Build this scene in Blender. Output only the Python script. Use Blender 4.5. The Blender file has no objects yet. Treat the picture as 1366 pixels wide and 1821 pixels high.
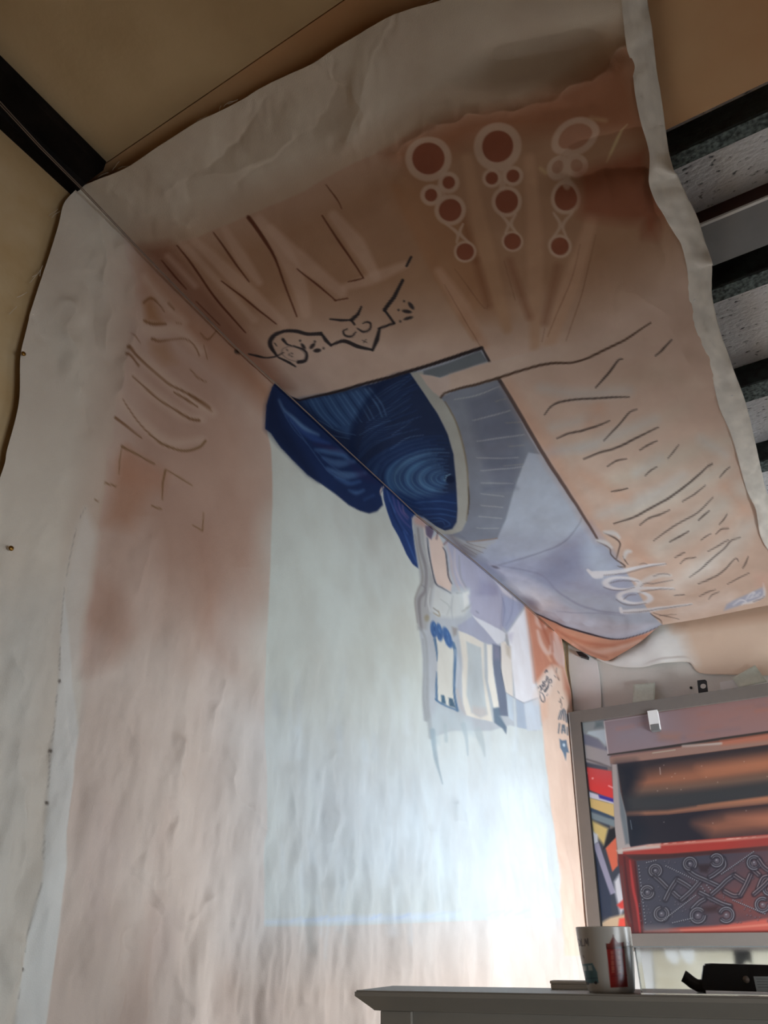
import bpy, bmesh, math, random
import numpy as np
random.seed(7); rng = np.random.default_rng(7)
C = bpy.context.scene.collection
sc = bpy.context.scene

# ------------------------------------------------------------------ camera, world, light, exposure
F_PX, HORIZON, CPX, CPY = 1300.0, 1690.0, 683.0, 910.5
PITCH = math.atan((HORIZON - CPY) / F_PX)
YAW = math.atan(905.0 / math.hypot(F_PX, HORIZON - CPY))
CX = 1.21                                    # camera stands 1.21 m from the left wall; z = 0 is eye level
FLOOR_Z, CEIL_Z, FAR_Y, RIGHT_X, BACK_Y = -0.80, 1.68, 4.13, 2.70, -1.30

cam_d = bpy.data.cameras.new('camera'); cam = bpy.data.objects.new('camera', cam_d); C.objects.link(cam)
cam_d.sensor_fit = 'HORIZONTAL'; cam_d.sensor_width = 36.0; cam_d.lens = 36.0 * F_PX / 1366.0
cam_d.clip_start = 0.02
cam.location = (CX, 0, 0); cam.rotation_euler = (math.pi/2 + PITCH, 0, YAW)
sc.camera = cam

w = bpy.data.worlds.new('world'); sc.world = w; w.use_nodes = True
w.node_tree.nodes['Background'].inputs[0].default_value = (0.75, 0.85, 1.0, 1)
w.node_tree.nodes['Background'].inputs[1].default_value = 1.2

def area_light(name, loc, rot, sx, sy, power, col, spread=121):
    d = bpy.data.lights.new(name, 'AREA'); d.shape = 'RECTANGLE'; d.size = sx; d.size_y = sy
    d.energy = power; d.color = col; d.spread = math.radians(spread)
    o = bpy.data.objects.new(name, d); C.objects.link(o); o.location = loc; o.rotation_euler = rot
    return o
WIN = (2.15, 3.60, -0.66, 0.16)              # the window in the right wall: y0, y1, z0, z1
area_light('window_and_fill_light', (RIGHT_X - 0.12, (WIN[0]+WIN[1])/2, (WIN[2]+WIN[3])/2), (0, math.pi/2, -math.radians(17)),
           WIN[3]-WIN[2], WIN[1]-WIN[0], 59, (0.87, 0.945, 1.0))
FILL_WIN = (0.25, 1.15, -0.66, 0.05)             # an unseen second window, added to brighten the lower left canvas
area_light('window_and_fill_light', (RIGHT_X - 0.02, (FILL_WIN[0]+FILL_WIN[1])/2, (FILL_WIN[2]+FILL_WIN[3])/2), (0, math.pi/2, 0),
           FILL_WIN[3]-FILL_WIN[2], FILL_WIN[1]-FILL_WIN[0], 8, (0.87, 0.945, 1.0), 95)
WARM_FILL = (1.7, -0.8, 1.0)  # unseen fill behind the viewer, added to warm the ceiling and upper canvas
pl = bpy.data.lights.new('warm_fill_light', 'POINT'); pl.energy = 2.0; pl.color = (1.0, 0.78, 0.54); pl.shadow_soft_size = 0.25
plo = bpy.data.objects.new('warm_fill_light', pl); C.objects.link(plo); plo.location = WARM_FILL

sc.view_settings.view_transform = 'Standard'; sc.view_settings.look = 'None'
sc.view_settings.exposure = 0.0; sc.view_settings.gamma = 1.0; sc.view_settings.use_curve_mapping = False
sc.cycles.use_denoising = True; sc.cycles.max_bounces = 8; sc.cycles.diffuse_bounces = 5

# ------------------------------------------------------------------ helpers
def ray(px, py):
    a = (np.asarray(px, float) - CPX) / F_PX; b = (CPY - np.asarray(py, float)) / F_PX
    f = math.cos(PITCH) - b*math.sin(PITCH); u = math.sin(PITCH) + b*math.cos(PITCH)
    return a*math.cos(YAW) - f*math.sin(YAW), a*math.sin(YAW) + f*math.cos(YAW), u
def on_plane(px, py, p0, n):
    rx, ry, rz = ray(px, py)
    k = ((p0[0]-CX)*n[0] + p0[1]*n[1] + p0[2]*n[2]) / (rx*n[0] + ry*n[1] + rz*n[2])
    return CX + rx*k, ry*k, rz*k
def pX(px, py, X=0.0): return on_plane(px, py, (X,0,0), (1,0,0))
def pY(px, py, Y): return on_plane(px, py, (0,Y,0), (0,1,0))
def pZ(px, py, Z): return on_plane(px, py, (0,0,Z), (0,0,1))
def proj(X, Y, Z):
    x = X - CX
    a = x*math.cos(YAW) + Y*math.sin(YAW); f = -x*math.sin(YAW) + Y*math.cos(YAW)
    d = f*math.cos(PITCH) + Z*math.sin(PITCH); u = -f*math.sin(PITCH) + Z*math.cos(PITCH)
    return CPX + F_PX*a/d, CPY - F_PX*u/d
def s2l(c):
    c = np.clip(np.asarray(c, float)/255.0, 0, 1)
    return np.where(c <= 0.04045, c/12.92, ((c+0.055)/1.055)**2.4)
def rgb(r, g, b): return tuple(float(v) for v in s2l((r, g, b))) + (1.0,)

def mat(name, col, rough=0.7, metal=0.0, var=0.0, scale=12.0, bump=0.0, bscale=60.0, col2=None, spec=0.5, stretch=None, trans=0.0, alpha=None):
    m = bpy.data.materials.new(name); m.use_nodes = True
    nt = m.node_tree; b = nt.nodes['Principled BSDF']
    b.inputs['Roughness'].default_value = rough; b.inputs['Metallic'].default_value = metal
    b.inputs['Specular IOR Level'].default_value = spec
    b.inputs['Transmission Weight'].default_value = trans
    tc = nt.nodes.new('ShaderNodeTexCoord'); mp = nt.nodes.new('ShaderNodeMapping')
    nt.links.new(tc.outputs['Object'], mp.inputs[0])
    if stretch: mp.inputs['Scale'].default_value = stretch
    no = nt.nodes.new('ShaderNodeTexNoise'); no.inputs['Scale'].default_value = scale; no.inputs['Detail'].default_value = 5
    nt.links.new(mp.outputs[0], no.inputs['Vector'])
    rp = nt.nodes.new('ShaderNodeValToRGB')
    c2 = col2 if col2 else tuple(v*(1-var) for v in col[:3]) + (1,)
    rp.color_ramp.elements[0].color = c2; rp.color_ramp.elements[1].color = col
    rp.color_ramp.elements[0].position = 0.35; rp.color_ramp.elements[1].position = 0.65
    nt.links.new(no.outputs[0], rp.inputs[0]); nt.links.new(rp.outputs[0], b.inputs['Base Color'])
    if bump:
        n2 = nt.nodes.new('ShaderNodeTexNoise'); n2.inputs['Scale'].default_value = bscale; n2.inputs['Detail'].default_value = 4
        nt.links.new(mp.outputs[0], n2.inputs['Vector'])
        bp = nt.nodes.new('ShaderNodeBump'); bp.inputs['Strength'].default_value = bump; bp.inputs['Distance'].default_value = 0.01
        nt.links.new(n2.outputs[0], bp.inputs['Height']); nt.links.new(bp.outputs[0], b.inputs['Normal'])
    return m
def painted_mat(name, rough=0.75, bump=0.12, bscale=420.0, spec=0.3):
    m = bpy.data.materials.new(name); m.use_nodes = True
    nt = m.node_tree; b = nt.nodes['Principled BSDF']
    b.inputs['Roughness'].default_value = rough; b.inputs['Specular IOR Level'].default_value = spec
    at = nt.nodes.new('ShaderNodeAttribute'); at.attribute_name = 'paint'
    nt.links.new(at.outputs['Color'], b.inputs['Base Color'])
    if bump:
        tc = nt.nodes.new('ShaderNodeTexCoord')
        n2 = nt.nodes.new('ShaderNodeTexNoise'); n2.inputs['Scale'].default_value = bscale; n2.inputs['Detail'].default_value = 2
        nt.links.new(tc.outputs['Object'], n2.inputs['Vector'])
        bp = nt.nodes.new('ShaderNodeBump'); bp.inputs['Strength'].default_value = bump; bp.inputs['Distance'].default_value = 0.004
        nt.links.new(n2.outputs[0], bp.inputs['Height']); nt.links.new(bp.outputs[0], b.inputs['Normal'])
    return m

def obj(name, bm, m, parent=None, smooth=False):
    me = bpy.data.meshes.new(name)
    bmesh.ops.recalc_face_normals(bm, faces=bm.faces[:])
    bm.to_mesh(me); bm.free()
    if smooth:
        me.polygons.foreach_set('use_smooth', [True]*len(me.polygons))
    me.materials.append(m)
    o = bpy.data.objects.new(name, me); C.objects.link(o)
    if parent: o.parent = parent
    return o
def tag(o, label=None, cat=None, group=None, kind=None):
    if label: o['label'] = label
    if cat: o['category'] = cat
    if group: o['group'] = group
    if kind: o['kind'] = kind
    return o
def thing(name, label, cat, loc=(0,0,0), rotz=0.0, group=None):
    o = bpy.data.objects.new(name, None); C.objects.link(o); o.empty_display_size = 0.05
    o.location = loc; o.rotation_euler = (0,0,rotz)
    return tag(o, label, cat, group)
def part(name, bm, m, parent, smooth=False):
    """a mesh given in world coordinates, parented to a thing that stands elsewhere"""
    o = obj(name, bm, m, None, smooth)
    bpy.context.view_layer.update()
    o.parent = parent; o.matrix_parent_inverse = parent.matrix_world.inverted()
    return o
def box(bm, x0, x1, y0, y1, z0, z1, bevel=0.0):
    r = bmesh.ops.create_cube(bm, size=1.0)
    for v in r['verts']:
        v.co = ((x0+x1)/2 + v.co.x*(x1-x0), (y0+y1)/2 + v.co.y*(y1-y0), (z0+z1)/2 + v.co.z*(z1-z0))
    if bevel:
        es = list({e for v in r['verts'] for e in v.link_edges})
        bmesh.ops.bevel(bm, geom=es, offset=bevel, segments=2, affect='EDGES', profile=0.5)
    return bm
def prism(bm, pts, d):
    """a flat outline (list of 3-D points) given thickness by the vector d"""
    a = [bm.verts.new(p) for p in pts]; b = [bm.verts.new((p[0]+d[0], p[1]+d[1], p[2]+d[2])) for p in pts]
    bm.faces.new(a); bm.faces.new(b[::-1]); n = len(pts)
    for i in range(n): bm.faces.new((a[i], a[(i+1)%n], b[(i+1)%n], b[i]))
    return bm
def tube(bm, pts, r, seg=6):
    pts = [np.array(p, float) for p in pts]; rings = []
    for i, p in enumerate(pts):
        t = pts[min(i+1, len(pts)-1)] - pts[max(i-1, 0)]; t /= np.linalg.norm(t)
        up = np.array((0,0,1.0)) if abs(t[2]) < 0.9 else np.array((1.0,0,0))
        a = np.cross(t, up); a /= np.linalg.norm(a); b = np.cross(t, a)
        rings.append([bm.verts.new(p + r*(math.cos(2*math.pi*k/seg)*a + math.sin(2*math.pi*k/seg)*b)) for k in range(seg)])
    for q in range(len(rings)-1):
        for k in range(seg): bm.faces.new((rings[q][k], rings[q][(k+1)%seg], rings[q+1][(k+1)%seg], rings[q+1][k]))
    bm.faces.new(rings[0][::-1]); bm.faces.new(rings[-1])
    return bm
def grid_obj(name, P, m, parent=None, col=None, smooth=True):
    """P: (rows, cols, 3) array of points -> one mesh; col: (rows, cols, 3) sRGB 0..255 stored as the colour attribute 'paint'"""
    r, c = P.shape[:2]
    i = np.arange(r*c).reshape(r, c)
    q = np.stack((i[:-1,:-1], i[1:,:-1], i[1:,1:], i[:-1,1:]), -1).reshape(-1, 4)
    me = bpy.data.meshes.new(name)
    me.vertices.add(r*c); me.vertices.foreach_set('co', P.reshape(-1).astype(np.float32))
    me.loops.add(q.size); me.loops.foreach_set('vertex_index', q.reshape(-1).astype(np.int32))
    me.polygons.add(len(q)); me.polygons.foreach_set('loop_start', np.arange(0, q.size, 4, dtype=np.int32))
    if smooth: me.polygons.foreach_set('use_smooth', np.ones(len(q), dtype=bool))
    me.update(calc_edges=True)
    if col is not None:
        at = me.color_attributes.new('paint', 'FLOAT_COLOR', 'POINT')
        k = np.ones((r*c, 4), np.float32); k[:,:3] = s2l(col.reshape(-1, 3))
        at.data.foreach_set('color', k.reshape(-1))
    me.materials.append(m)
    o = bpy.data.objects.new(name, me); C.objects.link(o)
    if parent: o.parent = parent
    return o
def T(x0, y0, s):
    return lambda pts: [(x0 + x/s, y0 + y/s) for x, y in pts]
def resample(pts, n, smooth=True):
    p = np.array(pts, float)
    if smooth and len(p) > 2:
        out = []
        q = np.vstack((2*p[0]-p[1], p, 2*p[-1]-p[-2]))
        for i in range(1, len(q)-2):
            for t in np.linspace(0, 1, 12, endpoint=False):
                a, b, c, d = q[i-1:i+3]
                out.append(0.5*((2*b) + (-a+c)*t + (2*a-5*b+4*c-d)*t*t + (-a+3*b-3*c+d)*t**3))
        out.append(p[-1]); p = np.array(out)
    L = np.concatenate(([0], np.cumsum(np.hypot(*np.diff(p, axis=0).T))))
    s = np.linspace(0, L[-1], n)
    return np.stack((np.interp(s, L, p[:,0]), np.interp(s, L, p[:,1])), -1)
def noise2(x, y, seed):
    """smooth value noise on arrays"""
    r = np.random.default_rng(seed); tab = r.random((256, 256))
    xi = np.floor(x).astype(int); yi = np.floor(y).astype(int); fx = x-xi; fy = y-yi
    fx = fx*fx*fx*(fx*(fx*6-15)+10); fy = fy*fy*fy*(fy*(fy*6-15)+10)
    g = lambda a, b: tab[a % 256, b % 256]
    return (g(xi,yi)*(1-fx)+g(xi+1,yi)*fx)*(1-fy) + (g(xi,yi+1)*(1-fx)+g(xi+1,yi+1)*fx)*fy - 0.5
def fbm(x, y, seed, oct=4):
    return sum(noise2(x*2**k, y*2**k, seed+k)*0.5**k for k in range(oct))

class Paint:
    """a brush that colours a flat design; a mesh's vertices take their colour from it"""
    def __init__(s, x0, y0, x1, y1, base, res=1.0):
        s.x0, s.y0, s.res = x0, y0, res
        s.h, s.w = int((y1-y0)*res)+1, int((x1-x0)*res)+1
        s.a = np.empty((s.h, s.w, len(base)), np.float32); s.a[:] = base
    def _box(s, p, m):
        p = np.asarray(p, float)
        i0 = max(0, int((p[:,0].min()-m-s.x0)*s.res)); i1 = min(s.w, int((p[:,0].max()+m-s.x0)*s.res)+2)
        j0 = max(0, int((p[:,1].min()-m-s.y0)*s.res)); j1 = min(s.h, int((p[:,1].max()+m-s.y0)*s.res)+2)
        if i1 <= i0 or j1 <= j0: return None
        X, Y = np.meshgrid(np.arange(i0, i1)/s.res + s.x0, np.arange(j0, j1)/s.res + s.y0)
        return slice(j0, j1), slice(i0, i1), X.astype(np.float32), Y.astype(np.float32)
    @staticmethod
    def _dist(p, X, Y, wd=None):
        best = np.full(X.shape, 1e9, np.float32)
        for i in range(len(p)-1):
            (ax, ay), (bx, by) = p[i], p[i+1]
            dx, dy = bx-ax, by-ay; L = dx*dx+dy*dy+1e-9
            t = np.clip(((X-ax)*dx+(Y-ay)*dy)/L, 0, 1)
            d = np.hypot(X-ax-t*dx, Y-ay-t*dy)
            if wd is not None: d = d - (wd[i]*(1-t)+wd[i+1]*t)/2
            best = np.minimum(best, d)
        return best
    def _mix(s, b, al, col):
        c = np.array(col, np.float32)
        v = s.a[b[0], b[1]]; v += (c - v)*al[..., None]
    def poly(s, pts, col, alpha=1.0, soft=0.8, smooth=False):
        if smooth: pts = resample(list(pts)+[pts[0]], 60)[:-1]
        p = np.array(pts, float); b = s._box(p, soft+1)
        if b is None: return
        X, Y = b[2], b[3]; ins = np.zeros(X.shape, bool); q = np.vstack((p, p[:1]))
        for i in range(len(p)):
            (ax, ay), (bx, by) = q[i], q[i+1]
            if ay != by: ins ^= ((ay > Y) != (by > Y)) & (X < (bx-ax)*(Y-ay)/(by-ay)+ax)
        d = s._dist(q, X, Y); d = np.where(ins, d, -d)
        s._mix(b, np.clip(0.5+d/(2*soft), 0, 1)*alpha, col)
    def line(s, pts, wd, col, alpha=1.0, soft=0.7, smooth=True):
        n = len(pts); wd = float(wd) if np.ndim(wd) == 0 else wd
        if np.isscalar(wd): wd = [wd*0.6]+[wd]*(max(n-2, 1))+[wd*0.6]
        wd = list(wd)
        p = np.array(pts, float)
        if smooth and n > 2:
            k = 8*(n-1)+1
            L = np.concatenate(([0], np.cumsum(np.hypot(*np.diff(p, axis=0).T)))); L /= L[-1]
            wd = np.interp(np.linspace(0, 1, k), np.linspace(0, 1, len(wd)), wd); p = resample(p, k)
        elif len(wd) != n: wd = np.interp(np.linspace(0, 1, n), np.linspace(0, 1, len(wd)), wd)
        b = s._box(p, max(wd)/2+soft+1)
        if b is None: return
        d = s._dist(p, b[2], b[3], wd)
        s._mix(b, np.clip(0.5-d/(2*soft), 0, 1)*alpha, col)
    def ell(s, c, rx, ry, col, rot=0.0, alpha=1.0, soft=0.8, hole=0.0):
        r = max(rx, ry); b = s._box(np.array([(c[0]-r, c[1]-r), (c[0]+r, c[1]+r)]), soft+1)
        if b is None: return
        X, Y = b[2]-c[0], b[3]-c[1]; ca, sa = math.cos(rot), math.sin(rot)
        q = np.hypot((X*ca+Y*sa)/rx, (-X*sa+Y*ca)/ry); e = min(rx, ry)
        al = np.clip(0.5+(1-q)*e/(2*soft), 0, 1)
        if hole: al *= np.clip(0.5+(q-hole)*e/(2*soft), 0, 1)
        s._mix(b, al*alpha, col)
    def bumpline(s, pts, width, amp, smooth=True, sharp=0.75):
        """for height maps: adds a soft ridge along a line, thinning at its ends"""
        p = resample(pts, 24, smooth) if len(pts) > 2 else np.array(pts, float)
        b = s._box(p, width*4)
        if b is None: return
        X, Y = b[2] + 16*noise2(b[2]/23.0, b[3]/31.0, 5), b[3] + 16*noise2(b[2]/27.0, b[3]/29.0, 6)
        d = s._dist(p, X, Y); e = 0.55 + 0.9*np.clip(noise2(X/17.0, Y/41.0, 8)+0.5, 0, 1)
        s.a[b[0], b[1], 0] += amp*sharp*e*(0.55*np.exp(-(d/(width*1.5))**2) + 0.45*np.exp(-d/(width*0.5)))
    def step(s, a, bpt, w0, w1, amp):
        """for height maps: a tent along a-b, falling over w0 on the left side and w1 on the right side"""
        a = np.array(a, float); e = np.array(bpt, float)-a; L = np.hypot(*e); e /= L
        b = s._box(np.array([a, a+e*L]), max(w0, w1)*3)
        if b is None: return
        u = (b[2]-a[0])*e[0]+(b[3]-a[1])*e[1]; v = -(b[2]-a[0])*e[1]+(b[3]-a[1])*e[0]
        q = np.where(v < 0, np.exp(-(v/w0)**2), np.exp(-(v/w1)**2))*np.exp(-(np.maximum(0, np.abs(u-L/2)-L/4)/(L/3))**2)
        s.a[b[0], b[1], 0] += amp*q
    def at(s, px, py):
        x = np.clip((px-s.x0)*s.res, 0, s.w-1.001); y = np.clip((py-s.y0)*s.res, 0, s.h-1.001)
        i = x.astype(int); j = y.astype(int); fx = (x-i)[..., None]; fy = (y-j)[..., None]
        return (s.a[j,i]*(1-fx)+s.a[j,i+1]*fx)*(1-fy)+(s.a[j+1,i]*(1-fx)+s.a[j+1,i+1]*fx)*fy

# ------------------------------------------------------------------ materials
M = {}
M['canvas'] = painted_mat('painted_canvas', 0.85, 0.25, 500, 0.15)
M['print'] = painted_mat('printed_picture', 0.35, 0.0, 1, 0.4)
M['glaze'] = painted_mat('glazed_print', 0.25, 0.0, 1, 0.5)
M['plaster_yellow'] = mat('yellowed_plaster', rgb(208,184,146), 0.9, var=0.25, scale=5, bump=0.15, bscale=30, col2=rgb(192,160,114))
M['plaster_white'] = mat('white_pitted_plaster', rgb(240,240,242), 0.9, scale=75, bump=0.9, bscale=75, col2=rgb(232,232,236), stretch=(0.6,1,1))
rp_ = [n for n in M['plaster_white'].node_tree.nodes if n.type == 'VALTORGB'][0]; rp_.color_ramp.elements[0].color = rgb(96,100,106); rp_.color_ramp.elements[0].position = 0.30; rp_.color_ramp.elements[1].position = 0.40
M['ceiling_yellow'] = mat('yellowed_ceiling', rgb(208,180,138), 0.9, scale=3, bump=0.12, bscale=40, col2=rgb(188,158,116))
M['batten'] = mat('ochre_batten', rgb(214,174,130), 0.8, scale=2.5, col2=rgb(204,154,108))
M['black_wood'] = mat('black_wood', rgb(26,20,17), 0.7, scale=14, col2=rgb(12,10,9), bump=0.3, bscale=40, spec=0.12)
M['green_black'] = mat('dark_green_paint', rgb(38,50,50), 0.6, scale=30, col2=rgb(16,20,22), bump=0.5, bscale=90)
M['joist_bottom'] = mat('speckled_joist_bottom', rgb(112,126,124), 0.8, scale=90, col2=rgb(44,54,54), bump=0.6, bscale=90)
M['red_board'] = mat('dark_red_board', rgb(70,28,22), 0.4, var=0.3)
M['grey_gloss'] = mat('smooth_grey_board', rgb(120,118,118), 0.35, var=0.1)
M['white_gloss'] = mat('white_paint', rgb(232,230,226), 0.4, var=0.04)
M['cabinet'] = mat('taupe_white_paint', rgb(138,131,121), 0.45, var=0.06)
M['wall_white'] = mat('white_wall', rgb(228,224,217), 0.9, var=0.05, scale=6, bump=0.1)
M['paper'] = mat('white_paper', rgb(240,239,238), 0.8, var=0.04)
M['tape'] = mat('masking_tape', rgb(214,220,206), 0.75, var=0.08, scale=60, bump=0.2, bscale=200)
M['frame'] = mat('grey_frame', rgb(122,114,108), 0.45, var=0.05)
M['frame_side'] = mat('white_frame_side', rgb(232,232,232), 0.4, var=0.03)
M['black_metal'] = mat('black_metal', rgb(22,23,26), 0.45, var=0.2)
M['black_plastic'] = mat('black_plastic', rgb(20,21,25), 0.4, var=0.2)
M['steel'] = mat('steel_wire', rgb(140,118,102), 0.5, metal=0.4, var=0.2)
M['brass'] = mat('brass', rgb(150,110,50), 0.35, metal=0.9, var=0.1)
M['thread'] = mat('cotton_thread', rgb(225,215,200), 0.9, var=0.05)
M['beige'] = mat('beige_board', rgb(236,228,208), 0.7, scale=5, col2=rgb(218,208,184), stretch=(1,6,6))
M['clear'] = mat('clear_plastic', rgb(245,248,250), 0.05, trans=1.0)
M['frost'] = mat('ribbed_plastic', rgb(214,222,226), 0.3, var=0.1, stretch=(90,1,1))
M['label'] = mat('white_label', rgb(205,203,198), 0.6, var=0.05)
M['grey_print'] = mat('grey_print', rgb(120,120,120), 0.6)
M['floor'] = mat('brown_floor', rgb(84,64,48), 0.6, scale=8, col2=rgb(60,44,32), stretch=(1,8,1))
M['back'] = mat('dim_wall', rgb(96,78,58), 0.9, var=0.1)
M['glass'] = mat('window_glass', rgb(250,252,255), 0.0, trans=1.0)
m = bpy.data.materials.new('fill_glow'); m.use_nodes = True
m.node_tree.nodes['Principled BSDF'].inputs['Emission Color'].default_value = (1.0, 0.8, 0.58, 1)
m.node_tree.nodes['Principled BSDF'].inputs['Emission Strength'].default_value = 1.5
M['glow'] = m

# ------------------------------------------------------------------ the room
def struct(name, bm, m, parent=None):
    return tag(obj(name, bm, m, parent), kind='structure') if parent is None else obj(name, bm, m, parent)
struct('floor', box(bmesh.new(), 0, RIGHT_X, BACK_Y, FAR_Y, FLOOR_Z-0.1, FLOOR_Z), M['floor'])
wl = struct('wall_left', box(bmesh.new(), -0.12, 0, BACK_Y-0.1, FAR_Y+0.1, FLOOR_Z-0.1, CEIL_Z+0.1), M['plaster_yellow'])
struct('wall_far', box(bmesh.new(), 0, RIGHT_X, FAR_Y, FAR_Y+0.12, FLOOR_Z-0.1, CEIL_Z+0.1), M['wall_white'])
struct('wall_back', box(bmesh.new(), 0, RIGHT_X, BACK_Y-0.12, BACK_Y, FLOOR_Z-0.1, CEIL_Z+0.1), M['back'])
bm = bmesh.new()
box(bm, RIGHT_X, RIGHT_X+0.12, BACK_Y-0.1, FILL_WIN[0], FLOOR_Z-0.1, CEIL_Z+0.1)
box(bm, RIGHT_X, RIGHT_X+0.12, FILL_WIN[1], WIN[0], FLOOR_Z-0.1, CEIL_Z+0.1)
box(bm, RIGHT_X, RIGHT_X+0.12, FILL_WIN[0], FILL_WIN[1], FLOOR_Z-0.1, FILL_WIN[2])
box(bm, RIGHT_X, RIGHT_X+0.12, FILL_WIN[0], FILL_WIN[1], FILL_WIN[3], CEIL_Z+0.1)
box(bm, RIGHT_X, RIGHT_X+0.12, WIN[1], FAR_Y+0.1, FLOOR_Z-0.1, CEIL_Z+0.1)
box(bm, RIGHT_X, RIGHT_X+0.12, WIN[0], WIN[1], FLOOR_Z-0.1, WIN[2])
box(bm, RIGHT_X, RIGHT_X+0.12, WIN[0], WIN[1], WIN[3], CEIL_Z+0.1)
struct('wall_right', bm, M['wall_white'])
ceil = struct('ceiling', box(bmesh.new(), 0, RIGHT_X, 1.172, FAR_Y, CEIL_Z, CEIL_Z+0.1), M['plaster_white'])
obj('ceiling_board', box(bmesh.new(), 0.0, RIGHT_X, BACK_Y, 0.572, CEIL_Z-0.080, CEIL_Z+0.1), M['ceiling_yellow'], ceil)
obj('ceiling_board', box(bmesh.new(), 0.0, RIGHT_X, 0.575, 1.172, CEIL_Z-0.077, CEIL_Z+0.1), M['batten'], ceil)
JOIST_Z = 1.60
def joist(y0, y1):
    j = obj('joist', box(bmesh.new(), 0.14, RIGHT_X, y0, y1, JOIST_Z, CEIL_Z+0.01, 0.004), M['green_black'], ceil)
    obj('joist_underside', box(bmesh.new(), 0.14, RIGHT_X-0.001, y0+0.006, y1-0.003, JOIST_Z-0.002, JOIST_Z+0.001), M['joist_bottom'], j)
for y0, y1 in ((1.235, 1.283), (1.713, 1.776), (2.205, 2.30), (2.70, 2.79), (3.20, 3.29), (3.70, 3.79)): joist(y0, y1)
rb = tag(obj('ceiling_panel', box(bmesh.new(), 0.9, RIGHT_X-0.02, 1.505, 1.664, 1.634, CEIL_Z), M['red_board'], ceil))
obj('panel_face', box(bmesh.new(), 0.9, RIGHT_X-0.021, 1.513, 1.663, 1.631, 1.635), M['grey_gloss'], rb)
obj('panel_edge_strip', box(bmesh.new(), 0.9, RIGHT_X-0.021, 1.503, 1.512, 1.630, 1.636), M['white_gloss'], rb)

# dark wall plate along the top of the left wall, ending at the canvas
a0 = pX(-160, 112, 0.0); a1 = pX(118, 334, 0.0)
bm = bmesh.new()
zb = 1.548
prof = [(0, zb), (0.030, zb), (0.046, zb+0.012), (0.105, zb+0.018), (0.105, CEIL_Z-0.081), (0, CEIL_Z-0.081)]
prism(bm, [(x, BACK_Y, z) for x, z in prof], (0, 0.57-BACK_Y, 0))
struct('trim_1', bm, M['black_wood'])

# the window that lights the room (right of the frame), and one added as fill
for n_, W in ((1, WIN), (2, FILL_WIN)):
    wn = tag(thing('window_%d' % n_, None, None), kind='structure')
    bm = bmesh.new(); t = 0.05
    box(bm, RIGHT_X+0.02, RIGHT_X+0.09, W[0], W[0]+t, W[2], W[3]); box(bm, RIGHT_X+0.02, RIGHT_X+0.09, W[1]-t, W[1], W[2], W[3])
    box(bm, RIGHT_X+0.02, RIGHT_X+0.09, W[0], W[1], W[2], W[2]+t); box(bm, RIGHT_X+0.02, RIGHT_X+0.09, W[0], W[1], W[3]-t, W[3])
    obj('window_frame', bm, M['white_gloss'], wn)
    obj('pane', box(bmesh.new(), RIGHT_X+0.05, RIGHT_X+0.056, W[0]+t, W[1]-t, W[2]+t, W[3]-t), M['glass'], wn)

# ------------------------------------------------------------------ the mural: its design
CREASE = [(137,336),(217,415),(317,517),(417,617),(514,705),(605,790),(698,876),(737,913),(846,1001),(934,1076),(997,1134)]
NEAR = [(137,336),(175,316),(225,295),(280,260),(350,216),(415,186),(480,150),(550,112),(600,82),(683,30),(726,14),(773,2),(850,-25),(950,-50),(1100,-75)]
INNER = [(1100,-75),(1105,0),(1113,75),(1123,115),(1128,160),(1138,210),(1150,250),(1155,280),(1153,320),(1163,350),(1183,385),(1198,410),(1212,435),(1222,481),(1225,542),(1243,598),(1260,637),(1277,716),(1301,774),(1326,865),(1343,902),(1351,948),(1366,977),(1395,1024),(1440,1066)]
OUTER = [(1146,-75),(1150,0),(1158,50),(1165,110),(1178,190),(1188,270),(1198,295),(1218,340),(1238,380),(1252,425),(1265,466),(1265,521),(1278,582),(1290,615),(1306,660),(1326,716),(1343,786),(1353,832),(1366,882),(1395,950),(1450,1050)]
FAR = [(997,1134),(1036,1159),(1064,1171),(1081,1175),(1105,1163),(1139,1142),(1169,1116),(1178,1111),(1240,1101),(1290,1091),(1366,1076),(1440,1066)]
LEFT = [(137,336),(128,343),(110,365),(100,405),(80,470),(60,530),(42,595),(32,640),(28,720),(8,800),(0,840),(-45,970)]

RAW = (214,202,188)
cp = Paint(60, -120, 1470, 1230, (214,199,180))            # the part under the ceiling
cr = [tuple(p) for p in resample(CREASE, 40)]
# brown ground
BR, PE = (168,128,98), (208,180,162)
cp.poly([(240,440),(259,448),(316,432),(400,400),(470,370),(545,335),(600,300),(683,262),(760,215),(790,205),(850,193),(930,180),(1000,150),(1060,120),(1113,80),(1200,60),(1300,400),(1500,1100),(1100,1240),(900,1200),(600,860),(400,640)], PE, 1, 2)
cp.poly([(240,440),(400,400),(545,335),(683,262),(790,205),(1000,150),(1113,80),(1200,60),(1240,420),(1000,560),(800,560),(560,560),(420,600)], BR, 0.9, 60)
cp.poly([(690,270),(800,205),(930,180),(1113,85),(1150,250),(1000,230),(860,240),(740,300)], (160,104,74), 0.75, 22)  # darker brown; its upper edge is the hanging fold's shade put into the colour
cp.poly([(700,330),(760,300),(860,420),(900,560),(830,560)], (168,120,84), 0.6, 25)
cp.poly([(250,440),(300,430),(520,690),(470,720)], (140,92,70), 0.6, 14)
z3 = T(180,380,2.277)
LIGHT = (206,172,150)
for a, wd in (([(330,115),(620,420)],24),([(380,105),(700,400),(740,440)],26),([(500,60),(560,160),(640,270)],22),([(640,20),(740,150),(800,280),(830,400)],30),([(690,60),(830,200),(975,320)],30),([(940,0),(1030,110),(1110,250)],30),([(985,300),(1100,260),(1232,205)],22),([(270,170),(380,290)],18)):
    cp.line(z3(a), wd, LIGHT, 0.6, 4)
DK = (92,50,34)
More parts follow.
